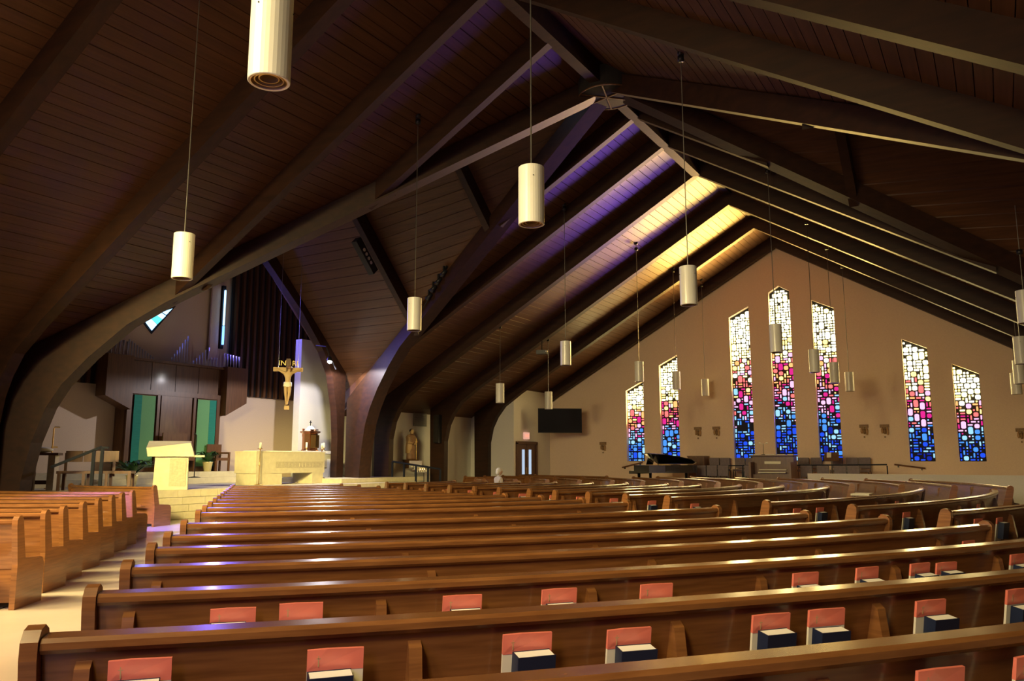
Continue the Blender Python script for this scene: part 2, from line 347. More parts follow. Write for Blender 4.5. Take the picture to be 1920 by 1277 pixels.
# ------------------------------------------------------------------ stained glass
def pane_colour(t, rr):
    # t 0 at the top, 1 at the sill
    t += rr.uniform(-.05, .05)
    def pick(*a): return rr.choice(a)
    if t < .28: return pick('white', 'white', 'white', 'yellow')
    if t < .39: return pick('white', 'yellow', 'white', 'gold')
    if t < .48: return pick('gold', 'yellow', 'orange', 'lilac', 'rose', 'white')
    if t < .59: return pick('orange', 'rose', 'rose', 'lilac', 'gold', 'magenta')
    if t < .69: return pick('magenta', 'lilac', 'rose', 'lilac', 'magenta', 'sky')
    if t < .76: return pick('lilac', 'magenta', 'sky', 'lilac', 'sky', 'azure')
    if t < .85: return pick('sky', 'azure', 'sky', 'blue', 'azure')
    return pick('sky', 'blue', 'azure', 'blue', 'azure', 'deep', 'blue')
PM = {}
def pane_mesh(w, h):
    k = (round(w, 3), round(h, 3))
    if k not in PM:
        c = min(w, h) * .22; hw, hh = w / 2, h / 2
        o = [(-hw + c, -hh), (hw - c, -hh), (hw, -hh + c), (hw, hh - c), (hw - c, hh), (-hw + c, hh), (-hw, hh - c), (-hw, -hh + c)]
        PM[k] = MB().prism([(-.012, y, z) for y, z in o], [(.012, y, z) for y, z in o]).mesh('pane', PF['white'])
    return PM[k]
wn = 0
def stained(yc, hi, seed):
    global wn; wn += 1; rr = random.Random(seed)
    xg = XG + .2; u = WW / 8
    names = {6.56: 'lowest stained glass window, next to the vestibule', 4.93: 'stained glass window above the grand piano', 1.7: 'tall slanted stained glass window between piano and organ console', 0: 'tallest stained glass window with a peaked top, behind the organ console', -1.7: 'tall slanted stained glass window behind the music stand', -4.93: 'stained glass window above the sloping wall handrail', -6.56: 'lowest stained glass window, beyond the sloping wall handrail'}
    top = lambda y: wtop(yc, hi, y)
    ya, yb = yc - WW / 2, yc + WW / 2
    pts = [(xg + .03, ya, SILL), (xg + .03, yb, SILL), (xg + .03, yb, top(yb))] + ([(xg + .03, 0, top(0))] if yc == 0 else []) + [(xg + .03, ya, top(ya))]
    win = tag(MB().prism([Vector(p) for p in pts], [Vector(p) + Vector((.06, 0, 0)) for p in pts]).build('window_%d' % wn, M['lead']), names[yc], 'window', kind='structure')
    rows = int((max(top(ya), top(yb), top(yc)) - SILL) / u); used = set()
    zmax = max(top(ya), top(yb), top(yc))
    for j in range(rows):
        for i in range(8):
            if (i, j) in used: continue
            z0 = SILL + j * u; t = 1 - (z0 - SILL) / (zmax - SILL)
            opts = [(1, 1)] * 4 + [(2, 1)] * 4 + [(1, 2)] * 2 + [(2, 2)] * (3 if t < .5 else 2) + [(2, 3)]
            rr.shuffle(opts)
            for w_, h_ in opts:
                cells = [(i + a, j + b) for a in range(w_) for b in range(h_)]
                if any(c in used or c[0] > 7 for c in cells): continue
                if SILL + (j + h_) * u > min(top(ya + i * u), top(ya + (i + w_) * u)) - .01: continue
                used.update(cells)
                if w_ * h_ == 1 and rr.random() < (.3 if t > .45 else .08): break
                if abs(t - .80) < .008 and yc in (0, 1.7, -1.7): break
                gap = .056 if t > .5 else (.045 if t > .36 else .036)
                o = link('pane', pane_mesh(w_ * u - gap, h_ * u - gap), win)
                o.location = (xg, ya + (i + w_ / 2) * u + rr.uniform(-.004, .004), z0 + h_ * u / 2 + rr.uniform(-.004, .004))
                o.rotation_euler = (rr.uniform(-.03, .03), 0, 0)
                o.material_slots[0].link = 'OBJECT'; o.material_slots[0].material = PF[pane_colour(t, rr)]
                break
            used.add((i, j))
for k, (yc, hi) in enumerate(winspec()): stained(yc, hi, 11 + k)
RL = {6.56: 'lowest stained glass window of the opposite gable, sanctuary side', 4.93: 'second lowest window of the opposite gable, sanctuary side', 1.7: 'tall slanted window of the opposite gable, sanctuary side', 0: 'tallest peaked window of the opposite gable', -1.7: 'tall slanted window of the opposite gable, entrance side', -4.93: 'second lowest window of the opposite gable, entrance side', -6.56: 'lowest stained glass window of the opposite gable, entrance side'}
for yc, hi in winspec():
    wn += 1; xg = XR - .2; rr = random.Random(wn)
    top = lambda y: wtop(yc, hi, y)
    ya, yb = yc - WW / 2, yc + WW / 2
    pts = [(xg - .03, ya, SILL), (xg - .03, yb, SILL), (xg - .03, yb, top(yb))] + ([(xg - .03, 0, top(0))] if yc == 0 else []) + [(xg - .03, ya, top(ya))]
    win = tag(MB().prism([Vector(p) for p in pts], [Vector(p) + Vector((-.06, 0, 0)) for p in pts]).build('window_%d' % wn, M['lead']), RL[yc], 'window', kind='structure')
    n = int((min(top(ya), top(yb)) - SILL) / .3); dz = (min(top(ya), top(yb)) - SILL) / n
    for j in range(n):
        for i in range(3):
            t = 1 - (j + .5) / n
            o = link('pane', pane_mesh(WW / 3 - .03, .27), win); o.location = (xg, ya + (i + .5) * WW / 3, SILL + (j + .5) * dz)
            o.material_slots[0].link = 'OBJECT'; o.material_slots[0].material = PR[pane_colour(t, rr)]
# blue windows high in the sanctuary
wn += 1
win = thing('window_%d' % wn, 'small pointed blue glass window above the organ pipes', 'window', kind='structure')
tri = [(-.45, 6.2), (-.1, 5.85), (.78, 6.98)]
MB().prism([(x, 17.36, z) for x, z in tri], [(x, 17.4, z) for x, z in tri]).build('window_frame', M['lead'], win)
for q, m in (([(-.37, 6.22), (-.12, 5.97), (.06, 6.2), (-.2, 6.38)], 'pane_ice'), ([(-.18, 6.39), (.08, 6.22), (.24, 6.4), (.02, 6.52)], 'pane_aqua'), ([(.04, 6.53), (.26, 6.42), (.38, 6.56), (.2, 6.64)], 'pane_ice'), ([(.24, 6.67), (.4, 6.6), (.62, 6.86)], 'pane_ice')):
    MB().prism([(x, 17.33, z) for x, z in q], [(x, 17.355, z) for x, z in q]).build('pane', M[m], win)
wn += 1
win = thing('window_%d' % wn, 'narrow blue glass slit window beside the dark organ chamber', 'window', kind='structure')
MB().box((2.66, 17.2, 6.85), (.14, .1, 2.4)).build('window_frame', M['lead'], win)
MB().box((2.66, 17.1, 7.2), (.045, .06, 1.35)).build('pane', M['pane_ice'], win); MB().box((2.66, 17.1, 6.15), (.06, .06, .7)).build('pane', M['pane_slit'], win)
MB().box((2.36, 17.25, 6.9), (.36, .08, 3.4)).build('reveal', M['plaster'], win)
window_light('daylight_blue_slit', (2.66, 17.04, 6.85), (-.1, -1, .0), .06, 2.1, BLUE_SLIT, (.2, .16, 1), 150)
window_light('daylight_blue_triangle', (.05, 17.3, 6.35), (.3, -1, .05), .35, .6, BLUE_TRI, (.2, .2, 1), 150)

# ------------------------------------------------------------------ timber arches, ribs, rafters
def lower(s):
    k = 1.0 if s > 0 else .985
    e = 4.45 if s > 0 else 4.3; yy = 10.5 if s > 0 else 10.05
    return [(12.15, 0), (12.15, 2.3), (12.0, 2.95), (11.75, 3.42), (11.35, 3.9), (11.0, 4.12), (yy, e), (0, 10.35)]
def half(x0, x1, s, ylo=0.0, mb=None, yend=None):
    lo = [(s * y, z) for y, z in lower(s)]; hi = [(0, 10.88), (s * 12.9, tceil(s * 12.9) - .02), (s * 12.85, 0)]
    pts = lo + hi
    return mb.prism([(x0, y, z) for y, z in pts], [(x1, y, z) for y, z in pts])
ARCH = [(16.62, 'timber arch flat against the stained glass gable wall'), (13.4, 'timber arch beside the vestibule doors'), (10.1, 'timber arch between the statue niche and the blank niche'), (6.6, 'timber arch between the sanctuary rib and the statue niche'),
        (-7.42, 'first full timber arch on the far side of the crossing from the choir'), (-10.5, 'second full timber arch on the far side of the crossing from the choir'), (-13.8, 'third full timber arch on the far side of the crossing from the choir'), (-17.8, 'timber arch flat against the opposite gable wall')]
for x, lb in ARCH:
    mb = MB(); half(x - .13, x + .13, 1, mb=mb); half(x - .13, x + .13, -1, mb=mb)
    tag(mb.build('timber_arch', M['beam']), lb, 'beam', 'laminated timber arches')
def jack(x, s, m, lb):
    ye = abs(x) / m
    lo = 10.35; sl = .557 if s > 0 else .605
    pts = [(0, lo), (s * ye, lo - sl * ye), (s * ye, tceil(s * ye)), (0, tceil(0))]
    tag(MB().prism([(x - .1, y, z) for y, z in pts], [(x + .1, y, z) for y, z in pts]).build('jack_rafter', M['beam']), lb, 'beam', 'short rafters dying into the valley ribs')
for x, w_ in ((1.65, 'first'), (3.85, 'second')):
    jack(x, 1, VAL[(1, 1)], w_ + ' short rafter from the boss, choir arm, sanctuary slope'); jack(x, -1, VAL[(1, -1)], w_ + ' short rafter from the boss, choir arm, entrance slope')
for x, w_ in ((-2.85, 'first'), (-5.15, 'second')):
    jack(x, 1, VAL[(-1, 1)], w_ + ' short rafter from the boss, rear arm, sanctuary slope')
jack(-4.95, -1, VAL[(-1, -1)], 'only short rafter on the entrance slope of the rear arm')
RIBL = {(1, 1): 'great valley rib between sanctuary and choir arm, spotlit near its foot', (-1, 1): 'great valley rib sweeping down left of the organ', (1, -1): 'great valley rib between choir arm and entrance arm', (-1, -1): 'great valley rib between rear arm and entrance arm'}
for (sx, s), m in VAL.items():
    rl = [(11.75, 0), (11.72, 1.2), (11.6, 1.95), (11.4, 2.75), (11.1, 3.3), (10.6, 3.95), (9.9, 4.65), (9.2, 5.22)] if sx > 0 else [(12.0, 0), (11.94, 1.06), (11.8, 1.92), (11.56, 2.72), (11.28, 3.26), (10.75, 3.92), (10.0, 4.68), (9.2, 5.22)]
    pts = [(s * y, z if s > 0 else z - .035 * y * min(1, z / 4)) for y, z in rl] + [(s * .3, 10.2), (s * .3, 10.7), (s * 12.8, tceil(s * 12.8)), (s * 12.8, 0)]
    t = Vector((sx * m, s, 0)).normalized(); nn = Vector((-t.y, t.x, 0)) * .22
    mb = MB().prism([Vector((sx * m * abs(y), y, z)) + nn for y, z in pts], [Vector((sx * m * abs(y), y, z)) - nn for y, z in pts])
    tag(mb.build('valley_rib', M['beam']), RIBL[(sx, s)], 'beam', 'valley ribs meeting at the boss')
for x0, x1, lb in ((.5, 6.5, 'ridge beam from the boss toward the choir'), (-7.3, -.6, 'ridge beam from the boss toward the rear arm')):
    tag(MB().box(((x0 + x1) / 2, 0, 10.58), (x1 - x0, .26, .56)).build('ridge_beam', M['beam']), lb, 'beam')
for x0, x1, lb in ((6.7, 16.5, 'shallow ridge beam running on to the stained glass gable'), (-17.7, -7.5, 'shallow ridge beam running on to the opposite gable')):
    tag(MB().box(((x0 + x1) / 2, 0, 10.82), (x1 - x0, .2, .16)).build('ridge_beam', M['beam']), lb, 'beam')
b = thing('roof_boss', 'dark round roof boss with crossed bands where the ribs meet', 'boss', (-.15, 0, 10.2))
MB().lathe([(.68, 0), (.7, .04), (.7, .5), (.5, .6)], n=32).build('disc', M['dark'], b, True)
for k in range(3): MB().box((0, 0, -.012), (1.32, .03, .02), rz=R(60 * k + 15)).build('band', M['wood_d'], b)
MB().tube([(.68 * math.cos(2 * math.pi * k / 32), .68 * math.sin(2 * math.pi * k / 32), 0) for k in range(33)], .018, 6).build('rim', M['wood_m'], b)
# rafters of the sanctuary arm and its full arch
def srafter(y, d, lb):
    g = 1 if y > 0 else -1; xr, xl, x0 = VAL[(1, g)] * abs(y), -VAL[(-1, g)] * abs(y), sridge(y); s_ = MB()
    for xe in (xr, xl):
        q = [(xe, sceil(xe, y) - d), (x0, sceil(x0, y) - d), (x0, sceil(x0, y) + .02), (xe, sceil(xe, y) + .02)]
        s_.prism([(x, y - .1, z) for x, z in q], [(x, y + .1, z) for x, z in q])
    tag(s_.build('sanctuary_rafter', M['beam']), lb, 'beam', 'rafters over the sanctuary')
srafter(4.6, .5, 'short rafter over the sanctuary next to the boss')
srafter(-5.0, .55, 'rafter over the entrance arm near the boss')
srafter(8.5, .6, 'rafter over the sanctuary carrying the loudspeaker bar')
mb = MB()
lo = [(4.42, 0), (4.42, 2.3), (4.33, 3.3), (4.05, 4.55), (3.6, 5.35), (2.5, 6.6), (1.0, 7.95), (-.72, 9.6)]; hi = [(-.72, 10.3), (4.75, 4.68), (4.75, 0)]
pts = lo + hi; mb.prism([(x, 12.82, z) for x, z in pts], [(x, 13.12, z) for x, z in pts])
mb.prism([(-.72 - (x + .72) * 1.17, 12.82, z) for x, z in pts], [(-.72 - (x + .72) * 1.17, 13.12, z) for x, z in pts])
tag(mb.build('sanctuary_arch', M['beam']), 'curved timber arch in front of the white tabernacle wall', 'beam')
# ------------------------------------------------------------------ sanctuary platform of stone
pf = tag(MB().box((0, 14.1, .32), (16.4, 6.4, .62)).build('sanctuary_platform', M['stone']), 'raised stone sanctuary platform with a coursed block front', 'platform', kind='structure')
x0, x1 = -4.35, 5.9
for c in range(4):
    x = x0 - (.0 if c % 2 else .35); k = 0
    while x < x1:
        wd = rnd.choice((.55, .7, .9)); a, bb = max(x, x0), min(x + wd, x1)
        if bb - a > .1:
            MB().box(((a + bb) / 2, 10.88 + rnd.uniform(0, .006), .094 + c * .1875), (bb - a - .012, .12, .178)).build('stone_block', M['stone'], pf)
        x += wd
for i in range(12):
    for j in range(3):
        MB().box((-4.35 + (i + .5) * .93, 11.5 + (j + .5) * .95 - .55, .69), (.918, .938, .12)).build('paving_slab', M['stone'], pf)
MB().box((0, 15.2, .69), (16.3, 3.0, .12)).build('paving', M['stone'], pf)
st = tag(MB().box((-1.6, 16.3, .85), (8.2, 2.0, .19)).build('sanctuary_step', M['stone']), 'lower stone step under the microphone stand', 'step', kind='structure')
st = tag(MB().box((-1.4, 16.55, 1.04), (7.8, 1.5, .19)).build('sanctuary_step', M['stone']), 'upper stone step under the presider chair', 'step', kind='structure')
st = tag(MB().box((5.4, 13.35, .83), (4.4, 3.9, .15)).build('sanctuary_step', M['stone']), 'pale stone step around the tabernacle table', 'step', kind='structure')

# ------------------------------------------------------------------ pews
PB = [(-.01, .40), (.03, .40), (.15, .87), (.11, .87)]
PRL = [(.075, .855), (.165, .855), (.178, .87), (.178, .893), (.165, .907), (.085, .912), (.07, .9), (.068, .87)]
PS = [(-.47, .40), (-.47, .43), (-.45, .445), (.0, .43), (.0, .39)]
PE = [(-.5, .0), (-.49, .40), (-.45, .465), (-.38, .48), (-.05, .5), (.055, .88), (.075, .925), (.115, .945), (.16, .935), (.19, .9), (.19, .84), (.11, .45), (.1, 0)]
PF_ = [(.045, .80), (.12, .835), (.165, .80), (.235, .32), (.235, 0), (.03, 0), (.03, .4)]
BN = {'left': 'block beside the ambo', 'main': 'block in front of the altar', 'mid': 'middle block across the narrow aisle', 'choir': 'block in front of the choir', 'niche': 'block below the statue niche'}
def radial(mb, poly, r, a, th, c=C1):
    e = Vector((math.cos(R(a)), math.sin(R(a)), 0)); t = Vector((-e.y, e.x, 0)) * th / 2; o = Vector((c[0], c[1], 0)) + e * r
    f = lambda sg: [o + e * dr + Vector((0, 0, z)) + t * sg for dr, z in poly]
    return mb.prism(f(-1), f(1))
for bk, (rs, ang) in BLK.items():
    for i, r in enumerate(rs):
        c = CEN[bk]; a0, a1 = ang(r); n = max(6, int((a1 - a0) * r / 26))
        t = thing('pew', 'curved oak pew, %s row from the sanctuary, %s' % (ORD[i], BN[bk]), 'pew', (0, 0, 0), 0, 'pews in the ' + BN[bk])
        ea = math.degrees(.03 / r)
        sweep(MB(), PB, r, a0 + ea, a1 - ea, n, c).build('backrest', M['pew'], t)
        sweep(MB(), PRL, r, a0 + ea, a1 - ea, n, c).build('top_rail', M['rail'], t)
        sweep(MB(), PS, r, a0 + ea, a1 - ea, n, c).build('seat', M['pew'], t)
        sweep(MB(), [(.17, .455), (.17, .47), (.30, .47), (.30, .53), (.312, .53), (.312, .455)], r, a0 + 10 / r, a1 - 10 / r, n, c).build('book_rack', M['pew'], t)
        sweep(MB(), [(.02, .06), (.02, .40), (-.01, .40), (-.01, .06)], r, a0 + ea, a1 - ea, n, c).build('lower_panel', M['pew'], t)
        radial(MB(), PE, r, a0, .055, c).build('end_panel', M['pew'], t); radial(MB(), PE, r, a1, .055, c).build('end_panel', M['pew'], t)
        sp = 1.13 if r > 20.5 else 1.57; spa = math.degrees(sp / r); a = a0 + math.degrees(.16 / r)
        while a < a1 - math.degrees(.5 / r):
            radial(MB(), PF_, r, a, .05, c).build('brace', M['pew'], t); a += spa

# missalettes and hymnals standing in the racks
cov = MB().prism([(-.1, 0, -.29), (.1, 0, -.29), (.1, 0, -.075), (-.1, 0, -.075)], [(-.1, .012, -.29), (.1, .012, -.29), (.1, .012, -.075), (-.1, .012, -.075)]).mesh('cover', M['cream'])
bnd = MB().prism([(-.1, -.001, -.075), (.1, -.001, -.075), (.1, .0, .0), (.03, .004, .004), (-.1, 0, 0)], [(-.1, .013, -.075), (.1, .013, -.075), (.1, .012, 0), (.03, .016, .004), (-.1, .012, 0)]).mesh('title_band', M['red'])
crs = MB().box((.06, .0142, -.04), (.004, .001, .04)).box((.06, .0142, -.03), (.016, .001, .003)).mesh('cross_mark', M['corpus'])
hcv = MB().box((0, -.031, -.1), (.155, .004, .2)).box((0, .031, -.1), (.155, .004, .2)).box((.076, 0, -.1), (.004, .06, .2)).mesh('cover', M['navy'])
hpg = MB().box((-.001, 0, -.099), (.148, .058, .194)).mesh('pages', M['paper'])
def book_pair(r, a, bk, z=.83, hymnal=True):
    a0 = BLK[bk][1](r)[0]; sp = 1.13 if r > 20.5 else 1.57
    off = ((R(a - a0) * r - .16 + sp / 2) % sp) - sp / 2          # keep clear of the pew's braces
    if abs(off) < .17: a += math.degrees((math.copysign(.17, off) - off) / r)
    row = ORD[BLK[bk][0].index(r)] + ' row rack, ' + BN[bk]
    e = Vector((math.cos(R(a)), math.sin(R(a)), 0)); cc = Vector((CEN[bk][0], CEN[bk][1], 0)); o = cc + e * (r + .2)
    t = thing('missalette', 'red and cream missalette in the ' + row, 'booklet', (o.x, o.y, z + rnd.uniform(-.008, .008)), R(a - 90) + rnd.uniform(-.05, .05), 'missalettes in the pew racks')
    t.rotation_euler[0] = -.16
    link('cover', cov, t); link('title_band', bnd, t); link('cross_mark', crs, t)
    if hymnal:
        o = cc + e * (r + .253) + Vector((-e.y, e.x, 0)) * rnd.uniform(-.03, .01)
        t = thing('hymnal', 'thick navy hymnal in the ' + row, 'book', (o.x, o.y, z - .072 + rnd.uniform(-.01, .01)), R(a - 90) + rnd.uniform(-.06, .06), 'hymnals in the pew racks')
        t.rotation_euler[0] = -.16
        link('cover', hcv, t); link('pages', hpg, t)
for r, L in {22.7: (232.95, 234.06, 231.2), 21.75: (226.58, 228.28, 230.2, 231.36, 233.21, 234.03, 235.77, 237.97), 20.8: (227.22, 228.05, 230.19, 231.63, 233.23, 236.12, 237.54, 238.66, 239.65, 241.58)}.items():
    for a in L: book_pair(r, a, 'main')
for r in BLK['mid'][0]:
    a0, a1 = BLK['mid'][1](r)
    if 5 < r < 15: book_pair(r, a0 + math.degrees(.55 / r), 'mid', .80)
    if r > 15:
        for d in (.6, 1.2, 4.2): book_pair(r, a0 + math.degrees(d / r), 'mid', .8)
for r in BLK['main'][0]:
    a0, a1 = BLK['main'][1](r)
    if r in (19.85, 16.6): book_pair(r, a1 - math.degrees(.5 / r), 'main', .79)

# ------------------------------------------------------------------ pendant lamps
def pendant():
    t = thing('pendant_lamp', 'x', 'pendant lamp')
    sh = MB().lathe([(.145, .03), (.135, .0), (.15, -.002), (.155, .003), (.155, .70), (.15, .706), (.0, .706)], n=32, caps=False).lathe([(.145, .03), (.145, .6), (.0, .6)], n=32, caps=False).build('shade', M['lamp'], t, False)
    for k, rr in enumerate((.13, .1, .068)): MB().lathe([(rr, .0 + .012 * k), (rr + .01, .0 + .012 * k), (rr + .004, .05 + .02 * k), (rr - .02, .08 + .02 * k)], n=24, caps=False).build('baffle_ring', M['lamp_in'], sh, True)
    MB().lathe([(.02, .07), (.035, .09), (.035, .3), (.01, .32)], n=12).build('socket', M['black'], sh, True)
    for k in range(3): MB().ball((.157 * math.cos(R(70 + 120 * k)), .157 * math.sin(R(70 + 120 * k)), .56), (.014, .014, .014), 6, 4).build('screw', M['black'], sh)
    return t
LAMPS = [(-13.02, -3.03, 4.66, 'nearest the rear gable on the entrance side'), (-9.3, 3.05, 4.62, 'rear arm, sanctuary side, before the great rib'), (-8.95, -2.95, 4.62, 'second from the rear gable on the entrance side'), (-3.55, 3.08, 4.62, 'hanging just short of the boss on the sanctuary side'), (-3.2, -2.9, 4.62, 'hanging just short of the boss on the entrance side'),
         (3.6, 3.15, 4.6, 'hanging just past the boss on the sanctuary side'), (8.9, 3.05, 4.56, 'second past the boss on the sanctuary side'), (12.9, 3.15, 4.6, 'third past the boss on the sanctuary side'), (15.9, 2.97, 4.55, 'sanctuary side lamp closest to the stained glass'),
         (3.4, -2.88, 4.53, 'hanging just past the boss on the entrance side'), (8.6, -2.8, 4.52, 'second past the boss on the entrance side'), (12.0, -2.8, 4.48, 'third past the boss on the entrance side'), (14.8, -2.85, 4.4, 'entrance side lamp closest to the stained glass'),
         (7.7, 8.0, 3.94, 'outer row by the statue niche'), (11.37, 8.0, 3.91, 'outer row by the vestibule'), (3.1, -8.15, 4.75, 'outer row entrance side, first past the boss'), (7.2, -8.1, 4.3, 'outer row entrance side, second past the boss'), (11.0, -8.1, 4.1, 'outer row entrance side, third past the boss'), (13.9, -8.05, 4.0, 'outer row entrance side, closest to the gable')]
base = pendant()
for i, (x, y, z, lb) in enumerate(LAMPS):
    t = base if i == 0 else copy_tree(base)
    t.location = (x, y, z - .353); t.rotation_euler = (0, 0, i * 1.3); t['label'] = 'white cylinder pendant lamp, ' + lb; t['group'] = 'cylinder pendant lamps'
    zc = tceil(y) - (z - .353) - .03
    MB().tube([(0, 0, .70), (0, 0, zc)], .009, 6).build('cord', M['steel'], t)
    MB().lathe([(.06, zc - .06), (.06, zc + .04)], n=12).build('canopy', M['black'], t, True)

# ------------------------------------------------------------------ altar, ambo, sanctuary furniture
t = thing('altar', 'long limestone altar slab on two block supports with a carved frieze', 'altar', (1.78, 12.75, .75))
MB().box((0, 0, .69), (2.95, .98, .66)).build('body', M['stone'], t)
MB().box((-.9, 0, .18), (1.05, .92, .36)).build('support', M['stone'], t); MB().box((1.2, 0, .18), (.5, .92, .36)).build('support', M['stone'], t)
MB().box((0, 0, 1.03), (2.99, 1.02, .03)).build('top_slab', M['stone'], t)
MB().box((.35, -.495, .62), (2.05, .012, .2)).build('frieze', M['stone_d'], t)
for k in range(13): MB().box((-.58 + k * .155, -.505, .62), (.06 + .04 * (k % 3), .012, .12)).build('carved_letter', M['stone_d'], t)
cl_ = tag(MB().box((1.2, 12.75, 1.805), (1.3, .8, .02)).build('altar_book', M['paper']), 'thin white altar cloth lying on the stone altar', 'cloth')
t = thing('ambo', 'limestone ambo with a slanted boxy reading desk', 'ambo', (-3.3, 11.35, .75), R(-38))
MB().hexa([(-.42, -.33, 0), (.42, -.33, 0), (.42, .33, 0), (-.42, .33, 0)], [(-.4, -.31, .92), (.4, -.31, .92), (.4, .31, .92), (-.4, .31, .92)]).build('pedestal', M['stone'], t)
MB().box((.16, -.335, .45), (.4, .02, .72)).build('carved_panel', M['stone_d'], t)
MB().hexa([(-.58, -.42, .86), (.55, -.42, .86), (.55, .42, .86), (-.58, .42, .86)], [(-.62, -.42, 1.08), (.44, -.36, 1.22), (.44, .42, 1.28), (-.62, .42, 1.28)]).build('reading_desk', M['stone'], t)
MB().box((.45, -.12, .87), (.7, .5, .05)).build('side_shelf', M['stone'], t)
def candle_stand(x, y, z, h, lb):
    t = thing('candle_stand', lb, 'candlestick', (x, y, z))
    MB().lathe([(.14, 0), (.14, .02), (.02, .05)], n=16).build('base', M['brass'], t, True)
    MB().tube([(0, 0, .03), (0, 0, h)], .014, 8).build('pole', M['brass'], t, True); MB().ball((0, 0, h * .55), (.06, .06, .05)).build('knop', M['brass'], t, True)
    MB().lathe([(.02, h), (.09, h + .02), (.09, h + .03), (.03, h + .03)], n=16).build('drip_pan', M['brass'], t, True)
    MB().lathe([(.038, h + .03), (.038, h + .2), (.03, h + .21)], n=12).build('candle', M['wax'], t, True)
candle_stand(.35, 12.15, .75, 1.1, 'tall brass candle stand at the left end of the altar')
candle_stand(3.45, 12.6, .9, .98, 'tall brass candle stand between altar and tabernacle')
t = thing('tabernacle_table', 'white stone table with a tapered leg under the tabernacle', 'table', (4.15, 13.75, .9))
MB().box((0, 0, .9), (1.75, .8, .09)).build('table_top', M['plaster_w'], t)
MB().hexa([(-.55, -.3, 0), (.5, -.3, 0), (.5, .3, 0), (-.55, .3, 0)], [(-.68, -.33, .86), (.62, -.33, .86), (.62, .33, .86), (-.68, .33, .86)]).build('pedestal', M['plaster_w'], t)
MB().box((.15, -.32, .52), (.5, .02, .3)).build('carved_panel', M['stone_d'], t)
t = thing('tabernacle', 'bronze octagonal tabernacle with a cross finial', 'tabernacle', (4.0, 13.75, 1.845))
MB().lathe([(.3, 0), (.3, .04), (.27, .06), (.27, .62), (.36, .66), (.36, .7), (.2, .73)], n=8).build('body', M['copper'], t)
MB().lathe([(.2, .73), (.12, .85), (.05, .9)], n=8).build('lid', M['wax'], t)
MB().box((-.1, -.262, .34), (.2, .02, .46), rz=R(-8)).build('door_leaf', M['brass'], t); MB().box((.1, -.262, .34), (.2, .02, .46), rz=R(8)).build('door_leaf', M['brass'], t)
MB().box((0, 0, .99), (.025, .025, .2)).box((0, 0, 1.02), (.11, .025, .025)).build('finial_cross', M['black'], t)
for k in (-1, 1): MB().box((k * .1, -.2, .75), (.14, .06, .04)).build('crown_block', M['copper'], t)
for x, lb in ((3.6, 'short altar candle left of the tabernacle'), (4.45, 'short altar candle right of the tabernacle')):
    t = thing('altar_candle', lb, 'candle', (x, 13.5, 1.845))
    MB().lathe([(.08, 0), (.08, .015), (.02, .04), (.02, .1), (.07, .12), (.03, .13)], n=14).build('holder', M['brass'], t, True); MB().lathe([(.035, .13), (.035, .3)], n=10).build('candle', M['wax'], t)
t = thing('sanctuary_lamp', 'bronze wall lamp with white candle on the white wall', 'wall lamp', (4.85, 15.0, 2.55))
MB().box((0, -.02, 0), (.08, .04, .3)).build('bracket', M['copper'], t); MB().tube([(0, 0, .02), (.05, -.12, -.03), (.12, -.22, .04)], .02, 8).build('arm', M['copper'], t)
MB().lathe([(.03, 0), (.1, .06), (.1, .1)], (.14, -.24, .04), 14).build('cup', M['copper'], t, True); MB().lathe([(.055, 0), (.055, .22), (.02, .25)], (.14, -.24, .12), 12).build('candle', M['wax'], t, True)
# crucifix
def skin_body(name, pts, edges, radii, material, parent, sub=2):
    me = bpy.data.meshes.new(name); me.from_pydata(pts, edges, []); o = link(name, me, parent)
    me.materials.append(material)
    sm = o.modifiers.new('skin', 'SKIN'); sm.use_smooth_shade = True
    lay = me.skin_vertices[0].data if me.skin_vertices else None
    if lay is None:
        import bmesh
        bm = bmesh.new(); bm.from_mesh(me); bm.verts.layers.skin.verify(); bm.to_mesh(me); bm.free(); lay = me.skin_vertices[0].data
    for i, r_ in enumerate(radii): lay[i].radius = r_ if isinstance(r_, tuple) else (r_, r_)
    lay[0].use_root = True
    ss = o.modifiers.new('sub', 'SUBSURF'); ss.levels = sub; ss.render_levels = sub
    return o
t = thing('crucifix', 'hanging wooden crucifix with carved corpus and gilt lettering', 'crucifix', (1.08, 11.86, 3.12), R(-42))
t.rotation_euler[0] = 0
MB().box((0, .06, .82), (.13, .08, 1.62)).build('upright', M['wood_d'], t); MB().box((0, .06, 1.28), (.92, .08, .13)).build('crossbeam', M['corpus'], t)
MB().box((0, .06, .05), (.15, .12, .12)).build('foot_block', M['corpus'], t)
MB().box((0, .05, 1.5), (.16, .02, .16)).build('title_board', M['corpus'], t)
for s_, xx in (('IN', -.3), ('RI', .11)):
    text(s_, .23, .008, M['gold'], t, (xx, -.02, 1.40), 'inscription')
ch = MB().tube([(-.3, .06, 1.34), (-.3, .06, 5.6)], .006, 5).tube([(.3, .06, 1.34), (.3, .06, 5.3)], .006, 5).build('hanging_wire', M['steel'], t)
bp = [(0, -.05, .78), (0, -.07, .95), (0, -.08, 1.1), (0, -.06, 1.17), (.03, -.09, 1.22), (.05, -.1, 1.3), (-.1, -.05, 1.15), (-.28, -.02, 1.24), (-.42, 0, 1.3), (.1, -.05, 1.15), (.27, -.02, 1.23), (.42, 0, 1.29), (-.06, -.06, .74), (-.05, -.1, .48), (-.02, -.03, .22), (-.01, -.1, .14), (.06, -.06, .74), (.06, -.1, .48), (.02, -.04, .23), (.015, -.11, .15)]
be = [(0, 1), (1, 2), (2, 3), (3, 4), (4, 5), (2, 6), (6, 7), (7, 8), (2, 9), (9, 10), (10, 11), (0, 12), (12, 13), (13, 14), (14, 15), (0, 16), (16, 17), (17, 18), (18, 19)]
